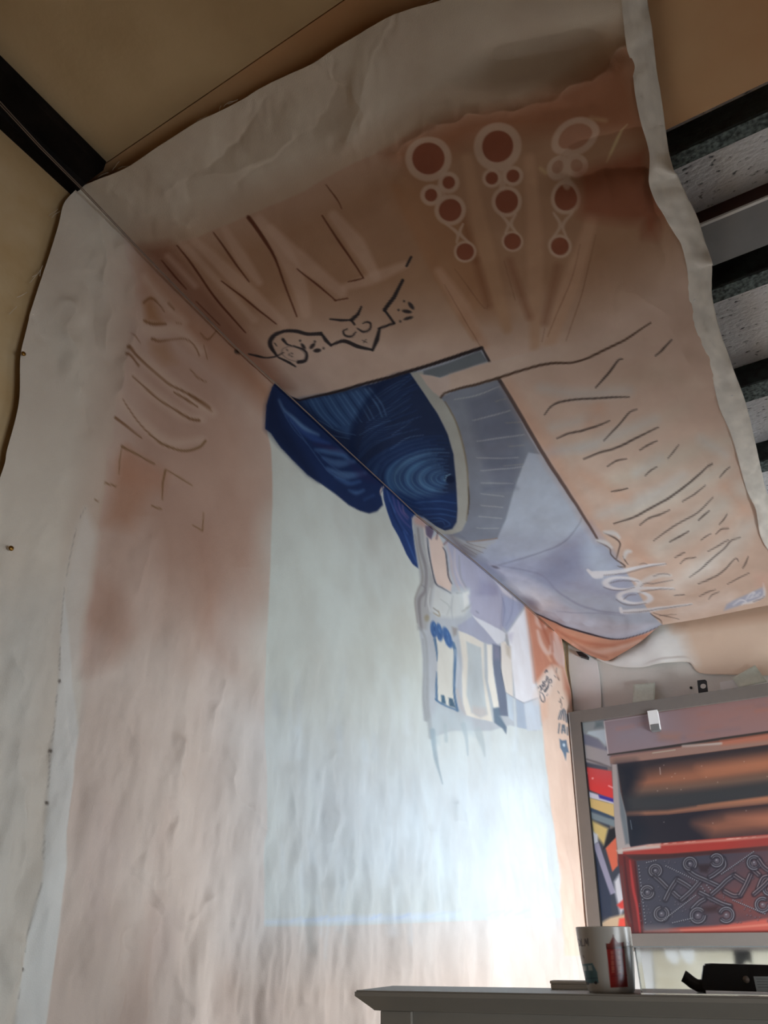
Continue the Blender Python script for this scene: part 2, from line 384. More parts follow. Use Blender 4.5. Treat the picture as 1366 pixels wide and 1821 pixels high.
for a, wd in (([(245,188),(300,255),(345,305)],2.5),([(385,355),(480,450)],2.2),([(308,125),(370,205),(450,320),(520,405),(585,478)],3),([(455,72),(530,175),(600,268)],2.8),([(488,265),(600,350),(710,438)],2.8),([(597,12),(640,70),(700,165),(740,270),(793,412)],[6,5,3,2.5,2]),([(795,218),(880,290),(950,353)],2.8),([(945,352),(998,345)],3),([(895,0),(980,130),(1062,258)],3.2),([(1062,258),(1030,268),(1000,276)],2.2)):
    cp.line(z3(a), np.array(wd)*1.25, DK, 0.9)
cp.line([(580,325),(600,352),(608,368)], 2.6, DK, 0.8)
# fan of ringed spokes
z4 = T(680,180,1.991)
for a, wd, c in (([(50,300),(180,560),(330,830)],26,(172,126,92)),([(300,200),(345,430),(440,800)],30,(190,150,118)),([(520,200),(540,500),(540,870)],30,(192,152,122)),([(740,420),(680,600),(590,860)],34,(200,160,132)),([(200,600),(290,740),(360,860)],26,(198,158,132))):
    cp.line(z4(a), wd, c, 0.7, 5)
for a, c in (([(330,560),(375,720)],(140,92,66)),([(450,560),(520,760)],(142,92,66)),([(620,580),(575,780)],(146,98,72)),([(280,400),(330,560)],(140,90,62))):
    cp.line(z4(a), 16, c, 0.6, 7)
for a in ([(220,650),(290,770),(350,870)],[(575,800),(565,850)],[(700,500),(670,620),(585,830)],[(755,470),(700,700),(650,845)],[(430,560),(470,700)],[(255,590),(355,725),(375,720)]):
    cp.line(z4(a), 1.6, (126,84,60), 0.6)
HOLE, RING = (140,80,58), (202,172,150)
def ring(x, y, R, r, ry=None, rot=0, hole=HOLE):
    ry = ry or 1.0
    c = z4([(x, y)])[0]; R /= 1.991; r /= 1.991
    cp.ell(c, R, R*ry, RING, rot, 0.8, 1.6); cp.ell(c, R*0.93, R*ry*0.93, RING, rot, 0.35, 1.2); cp.ell(c, r, r*ry, hole, rot, 0.95, 1.0)
def neck(x0, y0, x1, y1, w0, w1):
    for s in (-1, 1): cp.line(z4([(x0+s*w0, y0), ((x0+x1)/2+s*5, (y0+y1)/2), (x1-s*w1*0+s*w1, y1)]), 6.5, RING, 0.85, 1.2)
for q in ((163,197,82,57),(235,283,38,22),(172,326,38,22),(240,380,56,40),(293,528,40,31)): ring(*q)
neck(255,430,285,495,30,22); cp.line(z4([(200,300),(215,330)]), 20, RING, 0.7, 2)
for q in ((408,155,84,54,1.05,0.5),(387,267,34,22),(462,260,37,23),(440,350,54,40),(460,490,38,30)): ring(*q)
neck(445,395,455,460,26,20); cp.line(z4([(425,245),(425,300)]), 20, RING, 0.7, 2)
for q in ((685,135,92,64,0.82,-0.6,(172,124,98)),(625,250,42,22,1,0,(176,136,112)),(692,248,42,22,1,0,(176,136,112)),(650,345,54,40),(628,508,42,31)): ring(*q)
neck(640,392,628,478,34,24); cp.line(z4([(660,200),(655,305)]), 24, RING, 0.7, 2)
cp.line(z4([(870,90),(840,150),(800,235)]), [2,6,3], (216,196,150), 0.7, 1.5)
cp.line(z4([(560,240),(580,260)]), 10, (210,186,140), 0.5, 3); cp.line(z4([(740,60),(790,70)]), 12, (206,180,136), 0.5, 4)
cp.poly(z4([(700,270),(800,235),(940,185),(945,280),(1000,400),(970,490),(930,480),(920,430),(800,420),(700,400)]), (148,86,62), 0.75, 14)  # reddish brown patch: the sagging fold's shade put into the colour
# dark ornament near the crease
z8 = T(440,420,4.018)
INK = (52,46,48)
for a, wd in (([(345,925),(300,895),(220,855)],3.2),([(205,835),(170,780),(165,735),(200,690),(270,665),(350,668),(430,690),(525,692)],[3,6,6,4,4,4.5,4,4.5]),([(525,685),(560,735),(600,775)],4.6),([(595,772),(690,748),(790,785),(895,810)],4.6),([(895,812),(925,740),(945,660)],6),([(940,660),(1050,615)],5),([(1050,618),(980,525)],5.2),([(980,525),(1050,430),(1110,315)],[5,5,4]),([(1138,210),(1170,145)],5.5),([(590,592),(670,602),(745,602)],3.2),([(745,600),(790,560),(815,510)],[5,4,2]),([(745,605),(765,632)],4.5),
              ([(365,890),(415,880),(425,830),(395,795),(330,770)],[5,4,3,2,1.4]),([(10,840),(60,850),(130,862),(200,850),(260,820)],[1.5,3,1.6,2,1]),([(255,725),(285,760),(320,770)],[4,2,1]),([(195,750),(210,770)],2)):
    cp.line(z8(a), np.array(wd)*1.3+0.5, INK, 0.95, 0.7, len(a) > 3)
cp.line(z8([(715,665),(685,680),(700,710),(745,715),(775,685)]), 3.6, INK, 0.9); cp.line(z8([(785,660),(830,685),(875,665),(880,625),(850,615),(825,625)]), 3.6, INK, 0.9)
for a, b in (((820,740),(855,758)),((850,735),(828,762))): cp.line(z8([a, b]), 1.8, INK, 0.9)
for x, y, rx, ry, ro in ((465,775,24,11,-0.8),(500,806,26,11,-0.1),(400,775,24,9,0.9),(1170,495,30,11,0.9),(1140,535,32,10,0.15),(1150,582,32,9,-0.25)):
    cp.ell(z8([(x,y)])[0], rx/3.7, ry/3.2, INK, ro, 0.9)
for x, y in ((378,735),(483,745),(545,792),(1120,462),(1080,525),(1093,603)): cp.ell(z8([(x,y)])[0], 2.1, 2.1, INK, 0, 0.85)
for x, y in ((285,800),(320,825),(300,835),(318,848)): cp.ell(z8([(x,y)])[0], 2.4, 1.4, INK, random.random()*3, 0.6)
cp.ell(z8([(330,830)])[0], 22, 13, INK, 0.3, 0.5, 0.6, 0.93)
# the painted picture field: pale lavender ground
z5 = T(460,600,2.732)
FIELD = [(480,690),(530,712),(545,708),(700,668),(857,617),(887,672),(960,800),(1062,955),(1080,975),(1110,1010),(1150,1080),(1178,1111),(1150,1128),(1110,1137),(1085,1136),(1050,1127),(1000,1111),(934,1082),(846,1020),(700,890),(560,770)]
cp.poly(FIELD, (172,176,190), 1, 1)
cp.poly([(1060,790),(960,800),(1000,860),(1062,955),(960,950),(900,950),(870,930),(920,820)], (180,186,198), 0.8, 12)
cp.poly([(830,1000),(960,990),(1050,930),(1090,980),(1140,1070),(1000,1050),(900,1030)], (166,168,188), 0.9, 8)
cp.ell((1000,1010), 52, 26, (138,140,162), -0.5, 0.75, 16)
cp.poly([(1040,940),(1062,955),(1100,1010),(1070,1040),(1040,1000)], (184,194,208), 0.7, 14)
cp.line([(875,1005),(950,985),(1000,965),(1030,930),(1034,920)], 2.5, (130,130,146), 0.7, 1.2)
cp.line([(888,1003),(960,1020),(1000,1058),(1060,1085),(1120,1088)], 3, (142,142,162), 0.7, 1.5)
cp.poly([(870,1000),(930,1020),(975,1045),(1005,1075),(1050,1098),(1130,1105),(1170,1108),(1110,1137),(1040,1125),(960,1090)], (198,196,208), 0.75, 5)
cp.poly([(900,1035),(950,1045),(990,1075),(960,1085),(930,1070)], (214,208,212), 0.8, 7)
cp.ell((945,1070), 14, 7, (120,110,122), 0.6, 0.7, 5)
cp.line([(990,1085),(1060,1090),(1110,1092)], 2, (150,150,172), 0.7, 1)
cp.ell((881,1006), 7, 2.2, (110,104,116), 0.3, 0.8, 1)
# grey stair
cp.poly(z5([(885,290),(960,250),(1165,195),(1230,310),(1310,470),(1366,560),(1310,550),(1280,620),(1240,740),(1200,880),(1160,972),(1010,985),(930,960),(1020,840),(1020,660),(960,420)]), (134,138,150), 1, 1.5)
cp.poly(z5([(1010,300),(1160,240),(1260,400),(1280,560),(1230,700),(1150,700),(1060,520)]), (112,116,132), 0.8, 9)
for a in ([(950,300),(1050,280),(1172,235)],[(1040,400),(1140,375),(1222,350)],[(1060,497),(1180,480),(1292,465)],[(1060,575),(1180,578),(1262,572)],[(1080,636),(1180,632),(1287,618)],[(1080,700),(1150,703),(1235,706)],[(1080,755),(1190,768)],[(1080,810),(1185,820)],[(1070,860),(1180,872)],[(1060,915),(1165,922)]):
    cp.line(z5(a), 1.8, (196,196,194), 0.7, 0.9)
for i, (y0, y1) in enumerate(((395,480),(497,570),(578,630),(640,695),(706,750))):
    cp.poly(z5([(1090,y0+12),(1230,y0-6),(1260,y0+25),(1230,y1-12),(1090,y1-6)]), (108,112,130) if i % 2 == 0 else (126,128,142), 0.45, 5)
for a in ([(1215,520),(1290,515)],[(1200,410),(1280,405)],[(1150,310),(1200,295)],[(1190,615),(1285,605)]): cp.line(z5(a), 1.5, (186,178,150), 0.5, 1)
cp.line(z5([(1010,985),(1090,978),(1160,972)]), 2.4, (150,116,92), 0.85, 1)
cp.poly(z5([(940,960),(1010,985),(1145,985),(1050,1060)]), (176,174,172), 0.8, 4)
for a in ([(1010,988),(1105,1020)],[(1000,1000),(1090,1040)],[(985,1005),(1060,1050)]): cp.line(z5(a), 1.4, (112,98,92), 0.7)
cp.poly(z5([(900,940),(940,955),(1050,1060),(1000,1060)]), (140,128,126), 0.7, 5)
# pale rim and blue whirl
rim_in = z5([(735,170),(810,280),(870,370),(920,470),(947,560),(960,700),(966,830),(962,890),(940,925),(905,938),(860,915),(800,870)])
rim_out = z5([(795,163),(830,230),(885,290),(950,390),(985,480),(1010,600),(1020,700),(1020,800),(1010,880),(985,930),(940,950),(890,955)])
cp.poly(rim_in + rim_out[::-1], (176,174,166), 1, 1)
cp.line(z5([(905,310),(950,390),(985,490),(1010,610),(1018,720),(1020,800),(1008,880)]), 2.6, (132,116,92), 0.7, 0.9)
cp.line(z5([(1018,720),(1022,790),(1016,850)]), 2, (84,72,60), 0.8)
cp.line(z5([(970,655),(990,650),(1002,635)]), 1.8, (214,212,208), 0.8)
NAVY, MID, SKY = (37,49,80), (52,86,140), (88,130,176)
blue = z5([(40,240),(95,262),(200,302),(300,285),(380,266),(560,222),(735,170)]) + rim_in[1:] + z5([(740,850),(600,730),(440,590),(300,440),(150,300)])
cp.poly(blue, NAVY, 1, 0.8)
cp.poly(z5([(200,302),(380,266),(500,240),(560,260),(520,330),(470,400),(440,480),(330,420),(250,350)]), (62,90,132), 0.9, 7)
for i in range(16):
    f = i/15; x = 230+f*330
    cp.line(z5([(x, 300-f*60), (x+40+20*f, 370-f*60), (x+110-30*f, 440-f*70)]), 1.2+random.random()*2, (96,130,168) if i % 3 else (34,50,86), 0.75, 1.2)
cp.line(z5([(735,170),(640,200),(560,270),(500,350),(465,440),(455,540),(500,620)]), 10, (24,38,74), 0.6, 5)
cc = z5([(920,680)])[0]
for i, r in enumerate(np.linspace(8, 148, 34)):
    a0_, a1_ = math.radians(98 + 8*math.sin(i*1.7)), math.radians(262 + 10*math.sin(i*2.3))
    pts = [(cc[0] + r*1.02*math.cos(a), cc[1] - r*0.5*math.sin(-a)*1.0) for a in np.linspace(a0_, a1_, 16)]
    t = r/148
    c = [(88,124,160),(70,104,146),(52,80,124),(80,116,154),(60,92,136)][i % 5] if t < 0.72 else [(44,72,122),(36,60,108),(56,88,138)][i % 3]
    cp.line(pts, [0.8, 2.5+2.6*random.random(), 3.4, 2.2, 0.8], c, 0.85 if t < 0.75 else 0.55, 1.3)
for r, a0_, a1_, wd, c, al in ((70,150,235,9,(84,126,166),0.55),(104,140,215,12,(74,112,154),0.5),(48,120,230,6,(96,136,174),0.5),(128,150,200,9,(66,98,144),0.5),(90,190,250,5,(104,142,178),0.45)):
    cp.line([(cc[0]+r*1.02*math.cos(a), cc[1]+r*0.5*math.sin(a)) for a in np.radians(np.linspace(a0_, a1_, 12))], [1, wd, wd, 1], c, al, 3)
for i in range(22):
    f = i/21; x0_, y0_ = 470+f*90, 610-f*330
    cp.line(z5([(x0_, y0_), (x0_+90+40*f, y0_-90+20*f), (x0_+250-20*f+random.uniform(-40,60), y0_-150+10*f)]), 0.9+random.random(), random.choice([(60,94,146),(42,68,118),(72,108,158)]), 0.55, 0.9)
cp.ell(z5([(928,682)])[0], 9, 7, (22,32,62), 0.3, 0.95, 1.5); cp.line(z5([(905,690),(915,665),(935,658)]), 1.6, (150,190,216), 0.9)
cp.poly(z5([(640,745),(760,775),(962,745),(965,850),(940,925),(905,935),(860,915),(760,820)]), (32,52,96), 0.85, 6)
for a in ([(760,800),(860,790),(960,800)],[(780,830),(870,825),(960,840)],[(800,860),(880,850),(960,865)],[(820,880),(880,870),(930,900),(900,920)],[(840,895),(890,885),(905,905)]): cp.line(z5(a), 2, (66,104,156), 0.6, 1)
for a in ([(640,540),(720,490),(800,475)],[(650,470),(740,410)],[(490,470),(560,430),(640,400)],[(250,420),(340,470),(440,490)],[(290,400),(380,450),(470,470)]): cp.line(z5(a), 1.3, (104,140,180), 0.6, 0.9)
rim2 = [(p[0]+0.5, p[1]) for p in rim_in]
cp.poly(rim2 + rim_out[::-1], (176,174,166), 1, 1)
cp.line(z5([(905,310),(950,390),(985,490),(1010,610),(1018,720),(1020,800),(1008,880)]), 2.6, (132,116,92), 0.7, 0.9)
cp.line(z5([(1018,720),(1022,790),(1016,850)]), 2, (84,72,60), 0.8)
cp.line([(480,692),(505,703),(530,711),(545,708),(610,692),(700,668),(780,643),(857,617)], [2,3,5,5,5.5,6,6.5,6], (46,36,36), 0.95, 0.8)
cp.line([(857,617),(887,672),(925,735),(960,795),(1000,858),(1062,956)], 6.5, (66,58,60), 0.95, 0.8, False)
cp.poly(z5([(800,160),(900,128),(1078,60),(1112,112),(1000,152),(880,190),(800,178)]), (116,122,128), 1, 1.5)
# broad pale brushstroke with a dark underline
cp.poly(z5([(783,176),(840,182),(880,192),(1000,152),(1130,112),(1366,58),(1420,40),(1420,120),(1366,138),(1170,190),(1000,235),(930,258),(885,290),(845,262),(815,225)]), (208,186,174), 1, 1.2)
z6 = T(800,600,2.413)
cp.poly(z6([(0,155),(170,105),(300,70),(420,30),(560,20),(680,-10),(830,-60),(750,0),(640,65),(520,100),(400,112),(220,170),(0,225)]), (208,182,164), 0.85, 4)
cp.line(z6([(0,228),(100,200),(215,168),(330,130),(420,108),(520,102),(600,80),(690,35),(760,0),(860,-72)]), [3,3.5,4.5,4.5,4.5,4,4,4,3.5,2.5], (84,62,50), 0.92, 0.8)
cp.line(z5([(885,290),(905,268),(950,254),(1050,228),(1170,190)]), [4,3.5,3.5,3.5,4], (84,66,54), 0.9, 0.8)
# right border: greyish lettering ground and its strokes
for a, wd, c, al in (([(500,480),(760,420),(1000,300)],90,(206,188,170),0.5),([(700,620),(950,520),(1200,440)],110,(200,190,174),0.55),([(760,760),(1000,650),(1180,560)],90,(206,202,190),0.6),([(900,900),(1080,780),(1250,660)],110,(204,200,190),0.6),([(1050,1000),(1200,900),(1290,800)],90,(210,206,198),0.6),([(960,1060),(1100,980)],110,(222,214,206),0.6),([(1000,1180),(1200,1120)],80,(236,222,214),0.7),([(700,200),(900,150),(1050,200)],90,(200,178,158),0.45)):
    cp.line(z6(a), wd/2.413, c, al, 16)
for a in ([(390,210),(560,240),(770,225)],[(440,380),(620,340)],[(560,470),(700,420),(880,350)],[(630,770),(840,690),(1000,590)],[(1080,440),(1180,500)],[(800,580),(900,520)]):
    cp.line(z6(a), 24, (198,196,192), 0.5, 9)
for a in ([(600,360),(640,300)],[(250,200),(420,480),(640,850)],[(560,580),(760,690)],[(1180,640),(1280,760)],[(760,880),(850,960)]): cp.line(z6(a), 26, (206,152,124), 0.4, 12)
LK = (70,58,54)
for a, wd in (([(625,210),(680,150),(720,95),(740,87)],4),([(405,325),(435,290),(480,270),(560,262),(680,255),(770,252)],3.4),([(458,428),(510,408),(580,392),(640,372),(685,352)],3.4),([(660,440),(720,375),(770,318),(803,304)],3),([(573,516),(640,490),(720,468),(800,430),(895,386)],3.6),([(675,549),(715,525),(758,517)],3),([(815,483),(850,462),(890,444)],3),([(838,592),(862,568),(888,552)],2.6),([(935,517),(962,488),(983,462)],2.2),([(693,660),(730,654),(763,646)],3),([(704,801),(790,770),(890,715),(990,650),(1060,595),(1128,545)],3.4),([(1158,600),(1180,575),(1203,556)],2.2),([(997,700),(1050,668),(1096,632)],2.4),([(880,71),(910,45),(950,0)],3.6),([(815,804),(850,775),(900,758),(943,736)],2.6),([(873,864),(950,810),(1040,762),(1100,715),(1130,685)],2),([(1066,780),(1090,758),(1113,740)],3),([(942,870),(980,850),(1024,826)],3.2),([(1156,800),(1175,780),(1190,757)],2.2),([(1076,865),(1100,848),(1120,836)],2),([(1140,842),(1165,820),(1196,815)],2.2),([(1106,914),(1150,892),(1196,868)],2),([(1028,1026),(1080,985),(1140,935),(1180,900),(1210,868),(1247,858)],2),([(1065,1053),(1130,1025),(1180,990),(1225,945),(1238,958)],2),([(1255,984),(1270,960),(1280,937)],2.2),([(964,938),(985,928),(1008,918)],2),([(987,965),(1010,945),(1055,940)],2),([(1190,1052),(1230,1030),(1283,1002)],1.8),([(1070,1105),(1110,1085),(1140,1074)],1.6),([(1110,1120),(1125,1100),(1155,1085)],1.6),([(967,1102),(1005,1099)],1.8)):
    cp.line(z6(a), wd, LK, 0.85, 0.8)
# figures 1 8 6 1 and the little scroll above them
zA = T(1020,880,3.948)
FIG = (222,218,220)
cp.line(zA([(100,525),(150,565),(200,570)]), 8, FIG, 0.95, 1); cp.line(zA([(140,550),(250,545),(350,525),(470,500),(640,475)]), [9,8,7,6,4], FIG, 0.95, 1)
cp.ell(zA([(345,618)])[0], 37, 13, FIG, 0.08, 0.95, 1, 0.66); cp.line(zA([(450,640),(500,600),(600,560),(680,555)]), 9, (216,210,206), 0.7, 2)
cp.ell(zA([(430,718)])[0], 33, 12.5, FIG, 0.05, 0.95, 1, 0.66); cp.line(zA([(330,700),(420,672),(520,650),(700,650)]), 5, FIG, 0.85, 1)
cp.line(zA([(330,795),(345,812),(520,800),(830,765)]), [6,7,6,3], FIG, 0.95, 1)
for a in ([(215,560),(350,545),(480,515),(648,473)],[(470,642),(500,618),(560,615),(640,600),(695,588)],[(560,570),(600,552),(650,545),(675,552)],[(450,692),(520,668),(620,655),(710,655)],[(350,816),(450,815),(560,800),(830,768)],[(250,612),(320,598),(400,600),(455,604)],[(210,640),(270,665),(350,668),(430,650)],[(300,735),(350,765),(430,770),(510,755)],[(352,735),(390,708),(440,700)],[(460,480),(490,472),(515,480)],[(705,700),(775,690)]):
    cp.line(zA(a), 1.7, (116,104,104), 0.75, 0.8)
for a, wd in (([(210,260),(290,295),(325,330),(315,380),(300,440)],2.6),([(165,320),(220,345),(255,370),(262,410),(300,450),(350,480),(360,500)],2.2),([(345,420),(360,450),(380,478)],2),([(310,495),(340,498),(362,490),(330,470)],1.8),([(540,825),(575,850),(610,875),(620,900)],2),([(560,820),(620,840),(740,872)],1.3),([(600,840),(720,838)],1.2)):
    cp.line(zA(a), wd, (92,76,70), 0.85, 0.8)
for a in ([(215,258),(290,265),(320,290)],[(165,312),(230,330),(265,360)],[(355,430),(370,390),(400,385)]): cp.line(zA(a), 8, (216,212,210), 0.85, 2)
cp.poly(zA([(1055,812),(1075,765),(1120,738),(1330,640),(1345,710),(1260,742),(1100,795)]), (170,174,194), 0.9, 2)
for a in ([(1120,770),(1170,735),(1210,745),(1180,770)],[(1210,730),(1240,690),(1270,680),(1245,715)],[(1280,700),(1310,680)],[(1230,725),(1300,700)]): cp.line(zA(a), 3, (226,222,226), 0.85, 1)
cp.line(zA([(1330,610),(1340,690),(1310,725),(1250,750),(1190,760)]), 5, (226,220,220), 0.8, 1); cp.line(zA([(1338,705),(1320,725),(1260,748)]), 2, (120,112,124), 0.8)
cp.poly(zA([(1280,560),(1366,540),(1366,640),(1290,620)]), (226,180,162), 0.6, 12)
# far border below the painted edge
cp.line([(934,1081),(960,1094),(1000,1111),(1050,1127),(1085,1136),(1110,1136),(1140,1128),(1165,1117),(1178,1111)], [2,3,3.5,3.5,3.5,2.5,1.5,1,1], (46,40,50), 0.95, 0.9)
cp.poly([(934,1083),(1000,1113),(1050,1129),(1085,1138),(1110,1138),(1145,1128),(1178,1113),(1150,1150),(1081,1190),(1000,1150)], (214,158,132), 1, 1.2)
for a, wd, c in (([(990,1120),(1040,1142),(1100,1150)],5,(196,124,98)),([(1020,1145),(1060,1160),(1110,1150),(1140,1140)],9,(230,192,174)),([(1060,1150),(1100,1145),(1150,1130)],4,(204,138,112)),([(1000,1125),(1040,1155),(1080,1170)],4,(186,126,104))): cp.line(a, wd, c, 0.8, 3)

# the part on the wall
wp = Paint(-420, 300, 1120, 2150, RAW)
TAN = (212,195,184)
edge = [(205,395),(214,413),(217,453),(231,501),(237,524),(228,570),(222,600),(217,640),(214,673),(204,704),(200,744),(197,787),(184,803),(183,875),(171,951),(160,1046),(148,1096),(141,1160),(143,1229),(137,1300),(129,1376),(114,1479),(103,1574),(89,1681),(80,1749),(69,1820),(20,2150)]
wp.poly(edge + [(1200,2150),(1200,1000),(700,820),(400,560),(250,410)], TAN, 1, 1.6)
wp.poly([(230,480),(420,640),(480,760),(480,1050),(300,1060),(150,1150),(170,950),(200,740)], (176,141,123), 0.85, 70)  # upper tan darkened: part brown paint, part shade put into the colour
wp.poly([(240,440),(300,480),(420,600),(490,690),(480,740),(420,680),(300,580),(250,520)], (160,112,84), 0.65, 20)
wp.poly([(300,900),(480,860),(478,1060),(400,1130),(330,1180),(290,1080)], (176,143,127), 0.55, 50)  # second layer of that darkening, paint and shade together
wp.poly([(150,1090),(165,1020),(230,1060),(235,1120),(200,1180),(145,1200)], (172,134,116), 0.4, 16)
wp.poly([(200,830),(220,800),(260,880),(230,940),(185,930)], (172,124,98), 0.6, 18)
wp.poly([(330,950),(370,940),(390,1100),(410,1190),(360,1150)], (172,134,116), 0.45, 20)
for _ in range(26):
    x, y = random.uniform(120,470), random.uniform(1000,2000)
    wp.ell((x, y), random.uniform(14,40), random.uniform(40,120), random.choice([(212,194,184),(192,168,156),(206,188,180)]), random.uniform(-0.3,0.3), 0.35, 16)
# pale hem strip with its stitched seam
seam = [(146,905),(131,935),(120,985),(108,1054),(101,1145),(98,1220),(95,1300),(91,1330),(82,1429),(63,1559),(42,1665),(19,1820),(-40,2150)]
wp.poly(seam[3:] + edge[::-1][:8], (226,227,226), 0.75, 2.5); wp.poly(seam[:5] + edge[::-1][7:13], (220,216,210), 0.5, 9)
wp.poly([(p[0]-140, p[1]) for p in seam[3:]] + seam[3:][::-1], (208,206,200), 0.6, 60)
for i in range(0, 60):
    p = resample(seam, 61)[i:i+2]
    if random.random() < 0.6: wp.line([tuple(p[0]), tuple(p[1])], 1.3, (120,112,106), 0.6)
for x, y in ((100,1213),(91,1335),(82,1428),(34,1724)): wp.ell((x, y), 2.2, 3.4, (90,80,74), 0, 0.8)
# brown lettering
for a, wd in (([(105,545),(180,605),(270,680),(360,755),(445,810)],20),([(120,660),(230,750),(330,820),(400,835)],18),([(60,760),(170,860),(270,930),(400,920)],18),([(100,400),(200,480),(300,470),(400,560)],22),([(170,260),(260,380),(330,440)],18)): wp.line(z3(a), wd, (204,178,160), 0.55, 7)
zB = T(180,470,4.553)
BK = (112,74,44)
for a, wd in (([(330,318),(385,282),(440,315),(500,390)],[4,5,2,1.4]),([(330,465),(400,490),(510,490)],[4,6,4]),([(590,480),(640,488)],2),([(400,610),(460,628),(560,615),(660,608),(720,640),(760,690),(785,748)],[5,4,2,2,2,2,2]),([(790,565),(850,615),(920,550)],3),([(195,680),(260,740),(380,840),(490,930),(560,985),(700,1060),(880,1200)],[6,4,3,3,4,3,1.5]),([(180,735),(230,770),(290,830)],[5,4,3]),([(235,910),(320,980),(440,1085),(560,1165),(700,1250),(780,1270)],[2,3,3.4,3,4,5]),([(580,1040),(680,1100),(770,1160)],4),([(700,1050),(820,1130),(870,1170)],4),([(150,1100),(210,1180),(300,1290),(370,1366),(480,1460),(580,1500)],2),([(95,1250),(180,1310),(260,1366),(320,1410)],[5,4,3,2]),([(710,855),(770,920),(840,960)],2.2),([(820,665),(850,775)],2),([(530,320),(580,372)],4),([(215,565),(300,650)],1.8),([(1070,700),(1110,735)],3),([(1055,640),(1130,700)],2)):
    wp.line(zB(a), wd, BK, 0.75, 0.9)
wp.ell(zB([(1085,715)])[0], 5, 3.5, (66,56,48), 0.6, 0.85)
wp.poly(zB([(330,320),(390,290),(440,390),(480,480),(350,470)]), (150,100,60), 0.6, 8)
wp.poly(zB([(380,640),(520,640),(600,800),(500,820),(400,720)]), (164,122,90), 0.5, 10)
wp.poly(z3([(70,1000),(100,950),(260,1050),(240,1130),(80,1090)]), (180,128,102), 0.45, 12)
zC = T(0,780,2.627)
for a, wd in (([(690,-20),(760,30),(850,60),(920,45),(950,15)],[2,3.5,3.5,4,4]),([(560,40),(630,75),(715,122)],[4,3,2.5]),([(768,150),(830,185),(888,222)],2.4),([(765,150),(752,210),(748,290)],[3.5,3,1.5]),([(480,210),(535,226)],4.2),([(700,318),(742,334)],4.4),([(890,408),(935,436),(940,350)],2.2),([(560,45),(550,110),(548,170)],1.8),([(430,290),(452,297)],3)):
    wp.line(zC(a), wd, (118,86,52), 0.8, 0.9, len(a) > 3 or a[0][1] < 0)
# pale field of the painted picture
wp.poly([(470,760),(478,800),(480,900),(478,1000),(472,1150),(470,1300),(467,1500),(464,1648),(580,1647),(700,1643),(820,1638),(920,1634),(1000,1632),(995,1560),(985,1490),(976,1432),(968,1360),(963,1300),(955,1230),(945,1150),(933,1080),(700,840),(520,690)], (202,205,198), 1, 1.4)
wp.poly([(466,1300),(990,1300),(1000,1632),(464,1648)], (206,214,221), 0.85, 120)
wp.poly([(900,1400),(975,1380),(992,1625),(880,1632)], (212,219,224), 0.7, 30)
for _ in range(70):
    x, y = random.uniform(490,930), random.uniform(1180,1620)
    wp.line([(x, y), (x+random.uniform(-8,8), y+random.uniform(30,110))], random.uniform(5,22), random.choice([(222,232,240),(196,206,214),(206,214,214),(214,226,236)]), 0.3, 6)
for _ in range(40):
    x, y = random.uniform(490,740), random.uniform(860,1250)
    wp.ell((x, y), random.uniform(20,60), random.uniform(30,80), random.choice([(204,209,204),(196,203,199),(204,206,204)]), 0, 0.2, 22)
wp.line([(470,1640),(600,1636),(760,1630),(940,1618)], 12, (206,220,240), 0.6, 5)
for _ in range(18): 
    x = random.uniform(480,930); wp.line([(x, 1640-(x-465)*0.03), (x+random.uniform(10,30), 1632-(x-465)*0.03)], 5, (190,206,232), 0.45, 2)
# blue shapes
wp.poly([(481,690),(471,721),(468,764),(478,772),(495,797),(518,822),(544,846),(572,864),(594,880),(618,899),(638,909),(655,914),(669,910),(679,899),(675,880),(679,866),(720,860),(600,740),(500,660)], (30,46,86), 1, 0.9)
z9 = T(460,660,5.69)
for a, wd, c, al in (([(190,300),(240,400),(330,480),(450,590),(590,650)],[2,4,7,9,3],(112,146,186),0.75),([(260,450),(400,600),(560,690),(700,740)],[3,6,12,5],(48,72,128),0.8),([(560,800),(700,820),(820,840),(900,900)],[3,10,12,4],(78,112,156),0.75),([(640,880),(780,940),(950,920)],[4,14,6],(86,118,160),0.6),([(680,990),(850,1060),(1060,1040)],[4,14,6],(92,124,166),0.65),([(760,1080),(900,1140),(1010,1120)],[3,9,4],(64,98,150),0.7),([(900,1210),(980,1235),(1050,1210)],[2,7,3],(80,116,164),0.7),([(1060,1305),(1150,1260)],5,(60,88,138),0.6)):
    wp.line(z9(a), wd, c, al, 3)
for a in ([(300,500),(400,640),(520,800),(640,960),(720,1050),(860,1110)],[(230,420),(340,600),(470,740)],[(580,820),(720,960),(900,1080)],[(690,1010),(780,1080),(900,1130)]): wp.line(z9(a), 1.3, (84,116,160), 0.6, 0.9)
wp.poly(z9([(130,180),(60,360),(50,590),(200,770),(480,1050),(600,1120),(420,820),(240,560)]), (20,30,58), 0.6, 8)
wp.poly(z9([(540,740),(720,760),(860,830),(700,800)]), (52,44,84), 0.7, 4); wp.poly(z9([(900,920),(1080,1030),(1200,1150),(1000,1080)]), (40,38,78), 0.6, 6)
wp.poly([(678,866),(680,888),(686,909),(695,935),(708,957),(721,986),(732,1003),(743,1012),(742,997),(737,974),(731,936),(731,923),(737,915),(760,910),(700,850)], (38,60,110), 1, 0.9)
zD = T(640,640,5.69)
for a, c in (([(260,1330),(300,1450),(370,1600),(470,1760)],(72,100,156)),([(320,1380),(350,1500),(420,1620),(500,1700)],(92,86,140)),([(370,1420),(400,1530),(470,1620)],(108,92,146)),([(420,1470),(430,1540),(480,1600)],(120,98,140)),([(290,1450),(340,1600),(440,1780)],(28,44,86)),([(350,1560),(430,1690),(510,1780)],(30,48,92)),([(430,1740),(500,1900),(560,2050)],(62,94,152))): wp.line(zD(a), 3, c, 0.75, 1.4)
